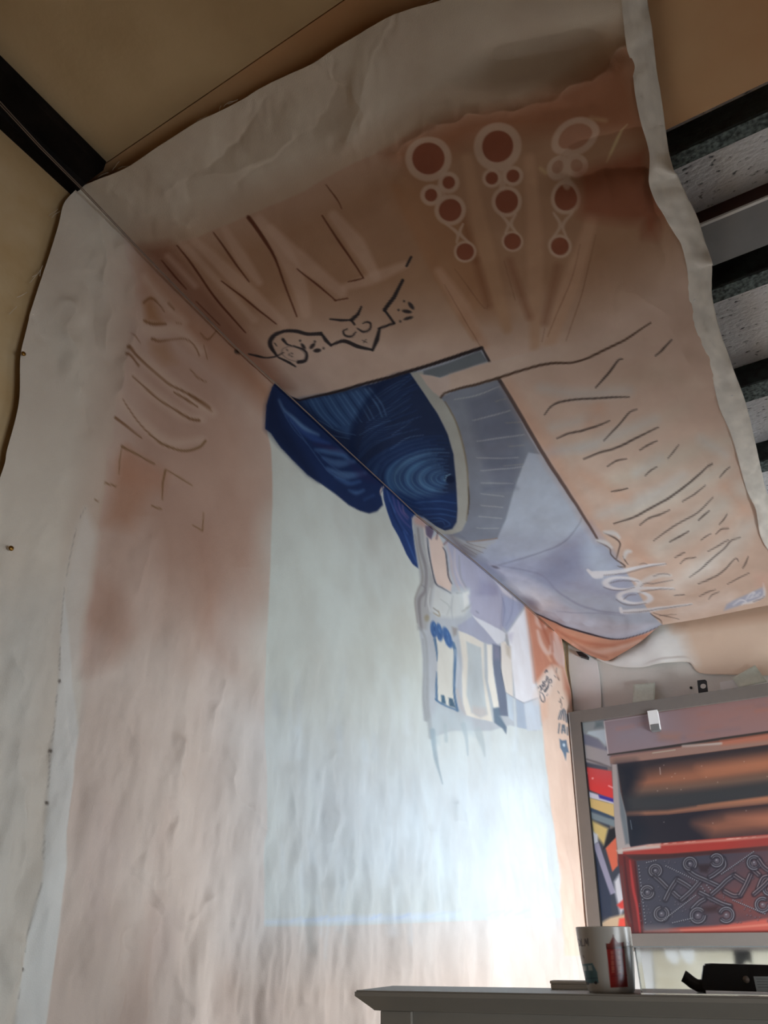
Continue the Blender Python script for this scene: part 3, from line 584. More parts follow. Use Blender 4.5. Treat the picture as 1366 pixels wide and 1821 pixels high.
wp.line(zD([(195,1370),(200,1320),(228,1285)]), 2.6, (214,190,176), 0.95, 0.8)
# ghostly building
zE = T(700,860,5.254); zF = T(740,1060,6.209)
wp.poly([(731,923),(737,915),(755,930),(800,960),(935,1076),(945,1150),(955,1230),(962,1290),(950,1300),(905,1290),(870,1300),(800,1300),(764,1313),(759,1285),(752,1281),(750,1237),(750,1173),(746,1137),(741,1100),(738,1065),(748,1040),(743,1012),(737,975)], (180,184,190), 1, 1.6)
wp.poly(zE([(165,330),(200,290),(300,400),(290,560),(390,940),(350,1000),(330,1200),(300,1366),(215,1366),(195,1080),(240,940),(230,800),(190,560)]), (164,162,162), 0.9, 3)
for a, wd, c in (([(215,420),(240,600),(290,800),(280,1000),(230,1100),(250,1366)],5,(128,122,124)),([(190,480),(225,680),(260,880),(220,1000),(195,1100),(215,1300)],3.5,(144,138,134)),([(270,420),(290,560),(330,760),(370,900)],4,(196,192,190)),([(330,980),(310,1100),(330,1200)],3,(206,206,206)),([(250,950),(290,1000),(280,1150)],2.2,(126,124,126))): wp.line(zE(a), wd, c, 0.75, 1.4)
wp.poly(zE([(230,290),(300,380),(280,420),(190,380),(170,330)]), (190,150,140), 0.8, 4)
wp.poly(zE([(480,540),(620,600),(940,900),(1220,1140),(1000,1366),(780,1300),(700,1200),(700,980),(560,960),(520,800)]), (170,168,186), 1, 3)
for a, wd, c in (([(480,560),(520,700),(540,850),(600,1010)],5,(190,176,176)),([(560,620),(560,760),(600,900),(660,1000)],4,(196,186,188)),([(600,680),(610,860),(660,970)],3,(150,148,154))): wp.line(zE(a), wd, c, 0.7, 1.6)
wp.poly(zE([(800,900),(980,960),(960,1100),(860,1160),(760,1060)]), (150,148,172), 0.7, 7)
wp.poly(zE([(930,900),(1110,1060),(1160,1120),(1100,1080),(1010,1020)]), (214,208,212), 0.85, 2)
wp.line(zE([(1000,1040),(1010,1120),(1000,1230),(985,1366)]), 2.4, (132,136,160), 0.8, 1); wp.line(zE([(1105,1060),(1090,1200),(1050,1330)]), 2.4, (140,142,164), 0.8, 1)
wp.poly(zE([(318,515),(345,520),(400,470),(450,560),(470,650),(495,800),(530,945),(520,1010),(395,940),(345,760)]), (214,190,178), 1, 1.2)
wp.poly(zE([(285,400),(340,395),(365,450),(340,525),(295,490)]), (102,88,110), 0.95, 1.5); wp.line(zE([(275,420),(285,480),(320,515)]), 2, (206,190,180), 0.9)
wp.line(zE([(400,460),(390,520)]), 5, (120,96,104), 0.8, 1.5); wp.line(zE([(460,570),(490,540)]), 5, (130,100,100), 0.8, 1.5)
for a, wd in (([(305,510),(315,620),(345,780),(385,935),(450,980),(525,1028)],2.4),([(450,600),(475,650),(490,780),(500,870),(530,940)],2.4),([(570,1028),(625,1028)],2.2)): wp.line(zE(a), wd, (66,66,78), 0.85, 0.8)
wp.poly(zE([(370,950),(520,1030),(690,1000),(700,1150),(640,1240),(540,1260),(400,1240),(340,1180)]), (206,208,206), 0.9, 4)
for a, c in (([(430,1080),(510,1150),(490,1230)],(178,182,180)),([(540,1050),(530,1160),(540,1280)],(170,174,178)),([(640,1040),(670,1100),(640,1200)],(190,190,184)),([(360,1165),(410,1200)],(96,88,80)),([(360,1210),(420,1240),(410,1190)],(150,132,104)),([(620,1200),(690,1150),(720,1120)],(150,148,146))): wp.line(zE(a), 2.6, c, 0.7, 1)
wp.poly(zE([(630,1030),(690,1010),(690,1110),(640,1180)]), (228,226,222), 0.8, 2)
wp.ell(zE([(300,1260)])[0], 4.5, 6, (146,136,108), 0, 0.7, 2)
wp.poly(zF([(440,330),(600,225),(720,350),(850,490),(900,560),(720,515),(450,385)]), (166,168,186), 1, 1.5)
wp.poly(zF([(560,0),(940,0),(930,340),(960,400),(700,260),(600,215)]), (174,172,190), 0.8, 4)
wp.poly(zF([(950,0),(1190,95),(990,400),(940,330)]), (160,164,188), 0.9, 1.5); wp.line(zF([(940,20),(965,150),(940,330)]), 2.2, (136,142,168), 0.8, 1); wp.line(zF([(1060,50),(1040,200),(980,330)]), 2.2, (142,148,172), 0.8, 1)
wp.line(zF([(650,170),(672,190)]), 3.5, (130,130,146), 0.7, 1)
wp.poly(zF([(600,215),(690,260),(940,390),(985,420),(960,500),(880,540),(830,480),(720,350)]), (216,216,222), 1, 1.2)
wp.poly(zF([(450,388),(600,450),(732,520),(740,900),(800,1200),(832,1392),(640,1350),(530,1320),(490,1200),(480,700)]), (218,212,202), 1, 1.2)
wp.poly(zF([(525,505),(610,540),(700,572),(712,900),(770,1308),(700,1342),(590,1290),(535,1100),(545,700)]), (186,192,194), 1, 1.4)
wp.ell(zF([(640,950)])[0], 12, 34, (172,178,182), 0.05, 0.6, 8); wp.poly(zF([(600,1220),(750,1240),(770,1308),(700,1342),(590,1290)]), (192,184,182), 0.8, 4)
wp.poly(zF([(732,520),(765,545),(790,950),(870,1390),(832,1392),(800,1200),(742,900)]), (178,184,188), 0.8, 2)
wp.poly(zF([(760,540),(825,540),(835,850),(905,1230),(840,1240),(775,950)]), (226,220,210), 1, 1)
wp.poly(zF([(828,530),(912,560),(930,850),(985,1070),(1005,1330),(890,1320),(950,1400),(982,1450),(980,1525),(940,1460),(850,1400),(833,1250),(905,1232),(860,950),(830,750)]), (112,120,138), 1, 1.2)
wp.poly(zF([(840,540),(905,570),(920,700),(840,700)]), (134,132,152), 0.8, 5); wp.poly(zF([(835,1240),(900,1230),(920,1330),(980,1450),(975,1515),(940,1460),(850,1395)]), (108,126,142), 0.8, 2)
wp.line(zF([(912,560),(930,850),(985,1070)]), 1.5, (60,62,76), 0.85, 0.8)
wp.poly(zF([(920,520),(970,500),(1040,600),(1060,1120),(980,1070),(925,800)]), (222,214,206), 1, 1)
wp.poly(zF([(1000,410),(1195,130),(1240,450),(1300,950),(1340,1120),(1180,1180),(1085,1140),(1050,800),(1030,600)]), (230,228,232), 1, 1)
wp.poly(zF([(985,440),(1000,410),(1060,410),(1040,520)]), (200,196,208), 0.8, 3); wp.poly(zF([(975,545),(1030,560),(1030,690),(990,650)]), (188,176,162), 0.8, 3); wp.line(zF([(985,430),(1000,540)]), 4, (150,146,146), 0.8, 2)
wp.poly(zF([(985,1075),(1060,1120),(1070,1390),(1010,1340)]), (188,198,208), 1, 1); wp.poly(zF([(1090,1140),(1180,1185),(1210,1470),(1110,1450)]), (172,184,200), 1, 1)
wp.poly(zF([(1180,1185),(1345,1125),(1366,1480),(1210,1490)]), (202,210,220), 1, 1.5); wp.line(zF([(1070,1120),(1090,1400),(1100,1540)]), 4, (206,214,218), 0.9, 1.5)
wp.line(zF([(985,1070),(1080,1130),(1180,1182),(1345,1122)]), 1.2, (140,144,158), 0.8, 0.8, False)
wp.poly(zF([(380,340),(440,360),(430,430),(400,450)]), (150,142,138), 0.8, 2)
wp.poly(zF([(190,470),(260,440),(400,590),(388,1000),(402,1150),(430,1262),(345,1222),(310,1190),(225,1165),(220,900),(225,640)]), (212,210,202), 1, 1)
for a, wd in (([(192,480),(212,600),(220,720)],[5,4,1.5]),([(214,840),(208,980),(212,1150)],[1.5,4.5,5]),([(195,1140),(260,1185),(340,1225),(435,1270)],[3,3.5,3,4]),([(395,520),(420,640),(405,860),(400,1080),(432,1268)],[5,5,4.5,4,5])): wp.line(zF(a), wd, (84,114,146), 0.9, 0.9)
for x, y, rx, ry, ro in ((182,370,36,92,-0.12),(245,402,36,100,-0.15),(335,460,42,122,-0.32)):
    wp.ell(zF([(x,y)])[0], rx/6.2, ry/6.2, (72,104,152), ro, 1, 1)
    for k in range(5): 
        q = zF([(x+random.uniform(-18,18), y-60+k*28)])[0]; wp.line([q, (q[0]+random.uniform(-1.5,1.5), q[1]+6)], 1.5, random.choice([(104,146,200),(44,74,130)]), 0.7)
wp.poly(zF([(262,1095),(298,1098),(320,1195),(268,1180)]), (78,106,128), 1, 1); wp.poly(zF([(345,1125),(380,1135),(412,1238),(352,1215)]), (78,102,122), 1, 1)
for a, wd in (([(30,350),(90,480),(105,800),(110,1200),(150,1560)],[4,5,5,5,8]),([(60,480),(75,760),(70,1100),(100,1370)],[3,4,4,5])): wp.line(zF(a), wd, (156,158,160), 0.7, 1.5)
for a, wd, c in (([(450,500),(470,800),(440,1000),(500,1280)],7,(176,180,188)),([(420,600),(445,800),(420,1000)],4,(188,194,204)),([(430,1040),(470,1200),(520,1310)],6,(186,178,176))): wp.line(zF(a), wd, c, 0.7, 2)
wp.poly(zF([(130,1380),(230,1200),(440,1290),(600,1400),(640,1560),(420,1480),(240,1520),(250,1640),(160,1640)]), (186,196,200), 0.7, 5)
for a, wd, c in (([(766,1300),(770,1330),(775,1360),(784,1394)],[9,7,5,2],(150,166,176)),([(820,1290),(826,1315),(829,1342)],[10,7,5],(172,184,190)),([(848,1300),(856,1325),(860,1345)],[14,8,2],(176,186,190)),([(790,1290),(792,1318)],10,(178,190,194))): wp.line(a, wd, c, 0.75, 1.6)
# peach border at the far end with its ornament
wp.poly([(932,1079),(1010,1120),(1080,1270),(1080,1700),(998,1700),(995,1560),(985,1490),(976,1432),(968,1360),(963,1300),(955,1230),(945,1150)], (226,198,180), 1, 1.2)
zG = T(900,1060,6.07)
wp.poly(zG([(200,110),(480,330),(640,500),(620,760),(480,760),(420,800),(330,930),(300,930),(250,500)]), (196,132,108), 0.95, 5)
wp.poly(zG([(600,780),(690,1000),(700,1200),(620,1000)]), (196,128,104), 0.85, 5)
for a, wd, c in (([(310,200),(340,300),(400,340),(430,300)],8,(222,188,174)),([(330,380),(370,520),(440,620),(480,560),(480,420)],8,(224,194,182)),([(520,400),(560,560),(600,720),(540,650),(500,500)],12,(222,200,194)),([(440,650),(470,700)],6,(226,178,150)),([(350,250),(420,420),(460,520)],5,(178,104,82)),([(480,420),(490,600)],5,(180,112,92)),([(600,480),(620,640),(620,760)],6,(228,206,200)),([(480,740),(520,820),(560,900)],3,(170,120,100))): wp.line(zG(a), wd, c, 0.8, 2.5)
wp.poly(zG([(360,1130),(420,1100),(420,1300),(380,1340)]), (218,170,144), 0.6, 6); wp.ell(zG([(410,960)])[0], 13, 32, (232,214,204), 0.45, 0.8, 5)
IK2 = (66,70,82)
for a, wd in (([(400,830),(420,805),(430,820)],3),([(330,1000),(350,970),(362,1010),(345,1040)],1.6),([(350,985),(372,962),(378,990),(360,1010),(388,1010)],1.6),([(375,930),(390,980),(405,960),(388,945),(402,925),(378,925)],1.6),([(405,940),(415,900),(428,930)],1.5),([(425,920),(415,870),(438,885),(425,900),(445,905)],1.5),([(400,1030),(430,980),(445,920),(470,900),(478,930),(455,940)],[4,4,2,2,2,1.5]),([(345,1060),(365,1130),(390,1145),(395,1100),(370,1050),(350,1050)],1.6),([(415,1080),(430,1060)],1.4),([(470,965),(476,975)],1.6)):
    wp.line(zG(a), wd, IK2, 0.85, 0.7)
for a in ([(550,1030),(560,1050)],[(510,860),(525,880)],[(535,780),(530,830)],[(545,880),(560,910)],[(590,1090),(605,1110)],[(560,1140),(580,1150),(575,1110)],[(590,1160),(585,1210)]): wp.line(zG(a), 2, (92,84,86), 0.8, 0.8)
for a in ([(580,1240),(555,1330)],[(600,1230),(580,1330)],[(612,1220),(612,1340)],[(630,1240),(640,1360)],[(650,1280),(660,1370)],[(565,1380),(550,1480)],[(650,1420),(655,1500)]): wp.line(zG(a), 4, (92,102,116), 0.9, 0.9)
wp.line(zG([(590,1480),(600,1400),(612,1400),(625,1480)]), 4, (92,106,122), 0.9, 0.9, False); wp.line(zG([(590,1450),(625,1450)]), 3, (92,106,122), 0.9)
wp.poly(zG([(560,1540),(590,1560),(640,1555),(650,1620),(668,1690),(640,1690),(632,1785),(600,1690),(570,1640)]), (96,116,138), 0.95, 1); wp.ell(zG([(612,1610)])[0], 2.4, 3, (206,220,230), 0, 0.9)

# ------------------------------------------------------------------ the mural: its shape
hp_c = Paint(60, -120, 1470, 1230, (0.0,)); hp_w = Paint(-420, 300, 1120, 2150, (0.0,))
# pockets and sags under the ceiling (negative = pressed up against the ceiling)
hp_c.step((850,118),(1085,72), 44, 30, -0.030); hp_c.step((830,165),(1100,128), 30, 40, 0.012)
hp_c.step((1000,305),(1175,262), 44, 34, -0.048); hp_c.bumpline([(1150,280),(1160,350),(1175,420)], 24, -0.02)
for a, wd, am in (([(560,110),(640,180),(640,260)],22,0.010),([(300,330),(420,300),(520,250)],22,0.010),([(480,180),(420,260),(330,330)],26,-0.014),([(690,30),(650,140),(620,240)],26,0.012),([(600,120),(560,220),(420,320)],22,-0.008),([(200,330),(260,380),(330,400)],24,0.008),([(780,205),(900,188),(1010,150),(1110,85)],16,0.016),([(700,260),(780,215)],14,0.010),([(1060,300),(1090,360)],16,0.006),([(1100,500),(1180,560),(1230,650)],26,0.008),([(1200,700),(1280,860)],22,-0.008),([(1240,1000),(1366,900)],24,-0.012),([(960,1080),(1050,1110),(1130,1110)],14,0.010)): hp_c.bumpline(a, wd, am)
# puckers in the wall part
for a, wd, am in (([(170,385),(180,470),(185,560),(180,620)],12,0.010),([(120,540),(120,610),(140,700)],12,0.012),([(150,500),(165,600),(180,640)],10,-0.008),([(214,440),(236,520),(228,600),(206,700)],9,0.010),([(60,560),(90,640)],14,-0.006),([(140,690),(160,760)],16,-0.006),
                  ([(390,1210),(385,1260),(375,1330)],9,0.010),([(318,1320),(312,1370),(310,1430),(300,1480),(292,1560)],7,0.012),([(285,1380),(290,1450),(285,1560)],14,-0.010),([(405,1340),(415,1400),(440,1450)],9,0.009),([(440,1440),(465,1480)],9,0.007),([(265,1570),(292,1620),(280,1650)],9,0.010),([(320,1620),(340,1640),(375,1590)],8,0.008),([(250,1500),(230,1560),(300,1640)],16,-0.008),([(220,1660),(225,1690),(210,1740)],9,-0.007),([(320,1740),(330,1800),(325,1900)],14,0.010),
                  ([(590,1350),(597,1420),(588,1500)],6,0.008),([(515,1380),(528,1480),(518,1540)],8,0.008),([(600,1490),(580,1560)],14,-0.008),([(630,1480),(620,1560)],10,0.006),([(770,1480),(775,1530)],7,0.008),([(810,1430),(815,1460)],6,0.008),([(940,1440),(938,1540)],6,0.006),([(700,1050),(690,1180)],14,0.004),([(520,1660),(535,1780)],14,0.006),([(600,1660),(605,1760)],14,-0.005),([(690,1650),(700,1740)],12,0.005),([(770,1650),(775,1740)],10,-0.005),([(850,1640),(860,1750)],10,0.006),([(235,1050),(250,1000),(262,960)],8,0.005),([(20,1330),(40,1450),(30,1560)],16,0.010),([(70,1330),(55,1430)],12,-0.008),([(15,1150),(40,1260)],14,0.008),([(20,1680),(10,1760)],12,0.012),([(200,1250),(240,1330)],18,0.005)):
    hp_w.bumpline(a, wd, am)
hp_w.poly(seam[4:] + edge[::-1][:7], (0.0025,), 1, 2.5)

def coons(bot, top, left, right, nu, nv):
    """grid (nu along bot/top, nv along left/right) inside four curves; bot[0]=left[0], bot[-1]=right[0], top[0]=left[-1], top[-1]=right[-1]"""
    b, t, l, r = resample(bot, nu), resample(top, nu), resample(left, nv), resample(right, nv)
    u = np.linspace(0, 1, nu)[:, None, None]; v = np.linspace(0, 1, nv)[None, :, None]
    g = (1-v)*b[:, None] + v*t[:, None] + (1-u)*l[None] + u*r[None]
    g -= (1-u)*(1-v)*b[0] + u*(1-v)*b[-1] + (1-u)*v*t[0] + u*v*t[-1]
    return g
SHEET_X, CANVAS_Z, FOLD_Y = 0.014, 1.570, 4.085
mural = thing('mural_canvas', 'large painted canvas hung down the left wall and across under the joists', 'mural', (0.014, 2.3, -0.35))
# --- wall sheet
BL = proj(SHEET_X, 0.64, -0.36); BR = proj(SHEET_X, 4.06, -0.36)
left_side = LEFT + [(-110,1180),(-190,1420),(-270,1680), BL]
right_side = [(997,1134),(1002,1165),(1004,1192),(1013,1226),(1016,1260),(1022,1340),(1034,1500),(1046,1640), BR]
G = coons(CREASE, [BL, BR], left_side, right_side, 520, 640)
px, py = G[...,0], G[...,1]
X, Y, Z = pX(px, py, SHEET_X)
h = hp_w.at(px, py)[...,0]
low = np.clip((0.9 - Z)/0.9, 0, 1)
edge_fade = np.clip((1.50 - Z)/0.25, 0, 1)
h = h + edge_fade*(0.006*fbm(Y*3.0, Z*1.4, 11) + (0.004+0.022*low)*fbm(Y*9.0, Z*3.4, 21, 3) + 0.011*low*fbm(Y*24.0, Z*10.0, 31, 3))
h = h*np.clip((3.95 - Y)/0.35, 0.1, 1)
X = X + np.maximum(h + 0.006, -0.008) 
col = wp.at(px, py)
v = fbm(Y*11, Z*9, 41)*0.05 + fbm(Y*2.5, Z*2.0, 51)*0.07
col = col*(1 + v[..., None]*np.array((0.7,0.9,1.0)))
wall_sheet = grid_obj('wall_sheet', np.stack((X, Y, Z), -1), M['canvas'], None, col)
# --- ceiling sheet
INNER_U = [(p[0]+5, p[1]) for p in INNER]; INNER_U[0] = INNER[0]; INNER_U[-1] = INNER[-1]
G = coons(CREASE, INNER_U, NEAR, FAR, 560, 520)
px, py = G[...,0], G[...,1]
rx, ry, rz = ray(px, py)
vv = np.linspace(0, 1, 520)[None, :]
zc = pX(G[:,0,0], G[:,0,1], SHEET_X)[2]
sm = np.clip(vv/0.55, 0, 1); sm = sm*sm*(3-2*sm)
Hh = zc[:, None]*(1-sm) + CANVAS_Z*sm
kc = Hh/rz; kf = FOLD_Y/ry
mm = 70.0
k = (kc**-mm + np.maximum(kf, 0.01)**-mm)**(-1/mm)
wf = np.clip((kc/kf)**mm, 0, 1e6); wf = wf/(1+wf)                  # how far round the fold onto the far wall
X, Y, Z = CX + rx*k, ry*k, rz*k
h = hp_c.at(px, py)[...,0]
fade = np.clip(vv/0.10, 0, 1)
h = h + fade*(0.010*fbm(X*2.2, Y*2.2, 61) + 0.006*fbm(X*6, Y*5, 71, 3) + 0.0016*fbm(X*24, Y*20, 81, 2))
Z = Z - (h + 0.004*fade)*(1-wf); Y = Y - h*wf
Z = np.minimum(Z, JOIST_Z - 0.008)
col = cp.at(px, py)
v = fbm(X*12, Y*9, 91)*0.06 + fbm(X*2.5, Y*2.0, 101)*0.08
col = col*(1 + v[..., None]*np.array((0.7,0.9,1.0)))
ceil_sheet = grid_obj('ceiling_sheet', np.stack((X, Y, Z), -1), M['canvas'], None, col)
# --- folded hem down the right edge
G = coons(INNER, OUTER, [INNER[0], OUTER[0]], [INNER[-1], OUTER[-1]], 460, 26)
px, py = G[...,0], G[...,1]; rx, ry, rz = ray(px, py)
v = np.linspace(0, 1, 26)[None, :]; u = np.linspace(0, 1, 460)[:, None]
k = 1.0/((rz/CANVAS_Z)**70 + (ry/(FOLD_Y-0.05))**70)**(1/70)
X, Y, Z = CX + rx*k, ry*k, rz*k
drop = 0.007 + 0.005*np.sin(np.pi*v)**0.7 + 0.010*noise2(u*9+0*v, v*1.2+0*u, 141)*v + 0.005*noise2(u*31+0*v, v*1.5+0*u, 142)*v
for u0, am, wd in ((0.30,0.030,0.012),(0.335,-0.012,0.010),(0.455,0.028,0.010),(0.475,-0.016,0.012),(0.62,0.018,0.02)): drop = drop + am*np.exp(-((u-u0-0.01*v)/wd)**2)*v
Z = Z - np.maximum(drop + 0.006*fbm(Y*22, v*2, 111, 2), 0.006)
col = np.empty(px.shape+(3,)); col[:] = (224,218,208)
col *= (1 + 0.10*fbm(Y*16, v*2.0+X*0, 121)[..., None])
for cxy, r in (((1204,352),9),((1214,378),10),((1200,388),8),((1215,340),8)):
    d = np.hypot(px-cxy[0], py-cxy[1])[..., None]; col += (np.array((240,236,228))-col)*np.clip(1.4-d/r, 0, 1)*0.6
hem = grid_obj('folded_hem', np.stack((X, Y, Z), -1), M['canvas'], None, col)
hem['label'] = 'white folded hem'
mo = hem.modifiers.new('thickness', 'SOLIDIFY'); mo.thickness = 0.003; mo.offset = 0
# frayed threads at the raw edges
bm = bmesh.new()
for (x, y), pl_ in (((398,190),'c'),((405,185),'c'),((420,184),'c'),((385,206),'c'),((200,303),'c'),((175,315),'c'),((210,300),'c'),((150,325),'c'),((108,375),'w'),((103,372),'w'),((76,472),'w'),((66,488),'w'),((72,480),'w'),((48,520),'w'),((30,545),'w'),((760,6),'c'),((350,216),'c')):
    for _ in range(1):
        pts = []; q = np.array((x, y), float); a = random.uniform(-1.2, -0.2) if pl_ == 'c' else random.uniform(2.0, 2.9)
        for s_ in range(6):
            pts.append(pZ(q[0], q[1], CANVAS_Z+0.002) if pl_ == 'c' else pX(q[0], q[1], 0.014))
            q += 4.0*np.array((math.cos(a), math.sin(a))); a += random.uniform(-0.25, 0.35)
        tube(bm, pts, 0.0005, 3)
fr = obj('frayed_threads', bm, M['thread']); fr['kind'] = 'stuff'
bpy.context.view_layer.update()
for o in (wall_sheet, ceil_sheet, hem, fr):
    o.parent = mural; o.matrix_parent_inverse = mural.matrix_world.inverted()

# taut wire running along the crease
bm = bmesh.new()
wire_px = [(-140,35),(0,186),(70,262),(142,334),(217,413),(317,516),(417,616),(514,704),(605,789),(698,875),(737,912),(846,1000),(934,1075),(985,1122)]
zw = None
for dx, dy in ((0,0),(3.2,-2.4)):
    pts = []
    for i, (x, y) in enumerate(wire_px):
        taper = max(0.15, 1 - i/9.0)
        p = pX(x+dx*taper, y+dy*taper, 0.050 if i < 4 else 0.036)
        pts.append(p)
    tube(bm, pts, 0.0013, 6)
wo = obj('steel_wire', bm, M['steel'], None, True)
tag(wo, 'thin twin strand steel wire stretched along the crease of the painted canvas', 'wire')

# pins
def pin(x, y, on, label, m, group=None, r=0.0075):
    bm = bmesh.new()
    p = np.array(on(x, y))
    bmesh.ops.create_uvsphere(bm, u_segments=14, v_segments=8, radius=r)
    for v_ in bm.verts: v_.co.z = v_.co.z*0.6
    o = obj('push_pin', bm, m, None, True); o.location = p
    if on is on_wall: o.rotation_euler = (0, math.pi/2, 0)
    return tag(o, label, 'pin', group)
def on_wall(x, y): return pX(x, y, 0.030)
def on_hem(x, y): return pZ(x, y, CANVAS_Z - 0.034)
pin(42, 629, on_wall, 'brass pin on the left canvas edge, higher up near the ceiling', M['brass'], 'pins along the left edge of the canvas', 0.005)
pin(20, 975, on_wall, 'brass pin on the left canvas edge, the lower of two', M['brass'], 'pins along the left edge of the canvas', 0.005)
pin(1235, 534, on_hem, 'small pale pin in the white hem beside the notch, near the top', M['paper'], 'pins in the folded hem', 0.0032)
pin(1302, 704, on_hem, 'small pale pin in the white hem halfway down its length', M['paper'], 'pins in the folded hem', 0.0032)

# ------------------------------------------------------------------ far wall: cloth, paper, tapes
clothP = Paint(1020, 1040, 1500, 1260, (236,210,188))
clothP.poly([(1040,1200),(1060,1160),(1110,1150),(1150,1125),(1180,1108),(1215,1130),(1235,1180),(1150,1200)], (244,242,238), 1, 16)
clothP.poly([(1180,1100),(1480,1040),(1480,1085),(1300,1110),(1200,1122)], (210,168,140), 0.7, 10)  # brown top of the cloth: shade under the canvas put into the colour
G = coons([(1060,1166),(1085,1176),(1105,1163),(1139,1142),(1169,1112),(1240,1098),(1366,1072),(1450,1058)],
          [(1060,1172),(1080,1180),(1105,1186),(1139,1187),(1175,1182),(1224,1178),(1245,1197),(1302,1200),(1450,1203)],
          [(1060,1166),(1060,1172)], [(1450,1058),(1450,1203)], 160, 44)
px, py = G[...,0], G[...,1]
X, Y, Z = pY(px, py, 4.122)
v = np.linspace(0, 1, 44)[None, :]; u = np.linspace(0, 1, 160)[:, None]
bul = 0.020*np.exp(-((u-0.22)/0.12)**2)*np.sin(np.pi*v) + 0.024*np.exp(-((u-0.30)/0.06)**2)*v + 0.010*np.clip(1-np.abs(v-0.93)/0.07, 0, 1)*np.exp(-((u-0.36)/0.10)**2) + 0.004*fbm(X*9, Z*9, 131)
cl = grid_obj('pinned_cloth', np.stack((X, Y-np.maximum(bul, 0), Z), -1), M['canvas'], None, clothP.at(px, py))
mo = cl.modifiers.new('thickness', 'SOLIDIFY'); mo.thickness = 0.002
tag(cl, 'peach cloth with a white curled corner pinned high on the far wall', 'cloth')

def wall_poly(name, pts, Yp, thick, m, label, cat, curl=0.0, group=None):
    bm = bmesh.new()
    P = [pY(x, y, Yp) for x, y in pts]
    P = [(p[0], float(p[1]) - (curl if i in (0, 1) else 0), p[2]) for i, p in enumerate(P)]
    prism(bm, P, (0, thick, 0))
    return tag(obj(name, bm, m), label, cat, group)
wall_poly('paper_sheet', [(1010,1136),(1030,1150),(1050,1168),(1062,1176),(1066,1200),(1069,1235),(1070,1275),(1022,1282),(1019,1240),(1012,1190)], 4.115, 0.006, M['paper'], 'tall white torn paper strip on the far wall in the room corner', 'paper')
def tape(name, quad, label, curl):
    """a strip of masking tape from the wall, curling over towards the frame; quad: top-left, top-right, bottom-right, bottom-left"""
    g = np.array([[np.array(quad[0])*(1-u)+np.array(quad[1])*u, np.array(quad[3])*(1-u)+np.array(quad[2])*u] for u in np.linspace(0, 1, 9)])
    rows = np.array([[g[i,0]*(1-v)+g[i,1]*v for v in np.linspace(0, 1, 9)] for i in range(9)])
    X, Y, Z = pY(rows[...,0], rows[...,1], 4.088)
    v = np.linspace(0, 1, 9)[None, :]
    Y = Y - 0.002 - curl*v**2*np.ones_like(X)
    o = grid_obj(name, np.stack((X, Y, Z), -1), M['tape'])
    mo = o.modifiers.new('thickness', 'SOLIDIFY'); mo.thickness = 0.0015
    return tag(o, label, 'tape', 'masking tapes above the picture')
tape('masking_tape', [(1126,1217),(1165,1214),(1167,1249),(1128,1254)], 'pale masking tape square above the grey frame, nearer the room corner', 0.035)
tape('masking_tape', [(1302,1206),(1343,1183),(1366,1216),(1316,1226)], 'slanting pale masking tape above the grey frame, right of the black bracket', 0.035)
bm = bmesh.new(); p = pY(1229, 1223, 4.122); bmesh.ops.create_uvsphere(bm, u_segments=12, v_segments=8, radius=0.007)
o = tag(obj('screw', bm, M['black_metal'], None, True), 'tiny dark screw head in the far wall left of the black bracket', 'screw'); o.location = p
wall_poly('paper_sheet', [(1280,1213),(1316,1207),(1318,1222),(1282,1228)], 4.094, 0.003, M['paper'], 'thin white paper slip just above the grey frame under the slanting tape', 'paper')
bm = bmesh.new(); P = [pY(x, y, 4.07) for x, y in ((1024,1158),(1034,1159),(1044,1165),(1043,1170),(1030,1166))]; prism(bm, P, (0,0.055,0))
tag(obj('wall_hook', bm, M['black_metal']), 'small black hook under the drooping peach border in the corner', 'hook')

# ------------------------------------------------------------------ the framed picture, leaning back against the far wall
FB, FT = 3.80, 3.955                                            # y of its bottom and its top edge
zb_ = float(pY(1200, 1690, FB)[2]); zt_ = float(pY(1014, 1268, FT)[2])
dirv = np.array((0, FT-FB, zt_-zb_)); LEN = np.linalg.norm(dirv); dirv /= LEN
nrm = np.array((0, -dirv[2], dirv[1]))                          # towards the room
P0 = np.array((0.0, FB, zb_))
def on_frame(x, y, off=0.0):
    q = on_plane(x, y, P0 + nrm*off, nrm); return np.array((float(q[0]), float(q[1]), float(q[2])))
def uv_frame(x, y):
    q = on_frame(x, y) - P0; return q[0], float(q @ dirv)
def fpt(u, v, d=0.0): return tuple(P0 + np.array((u,0,0)) + dirv*v + nrm*d)
uL = uv_frame(1014, 1268)[0]; uLi = uv_frame(1034, 1287)[0]; vT = LEN; vTi = uv_frame(1200, 1262)[1]; vBi = uv_frame(1250, 1660)[1]; uR = 1.27; uRi = uR-(uLi-uL)
pic = thing('framed_picture', 'grey framed picture of a carved wooden box leaning on the far wall', 'picture', fpt((uL+uR)/2, 0))
def fbox(u0, u1, v0, v1, d0, d1, bm=None):
    bm = bm or bmesh.new()
    return prism(bm, [fpt(u0,v0,d0), fpt(u1,v0,d0), fpt(u1,v1,d0), fpt(u0,v1,d0)], tuple(nrm*(d1-d0)))
TH = 0.012
part('top_rail', fbox(uL, uR, vTi, vT, -0.03, TH), M['frame'], pic)
part('bottom_rail', fbox(uL, uR, 0, vBi, -0.03, TH), M['frame'], pic)
part('side_rail', fbox(uL, uLi, vBi, vTi, -0.03, TH-0.0005), M['frame'], pic)
part('side_rail', fbox(uRi, uR, vBi, vTi, -0.03, TH-0.0005), M['frame'], pic)
part('outer_edge', fbox(uL-0.008, uL, 0, vT, -0.03, TH-0.004), M['frame_side'], pic)  # white strip: light reflected off the left wall, put into the edge's colour
part('inner_bezel', fbox(uLi, uLi+0.006, vBi, vTi, -0.03, TH-0.002), M['black_plastic'], pic)
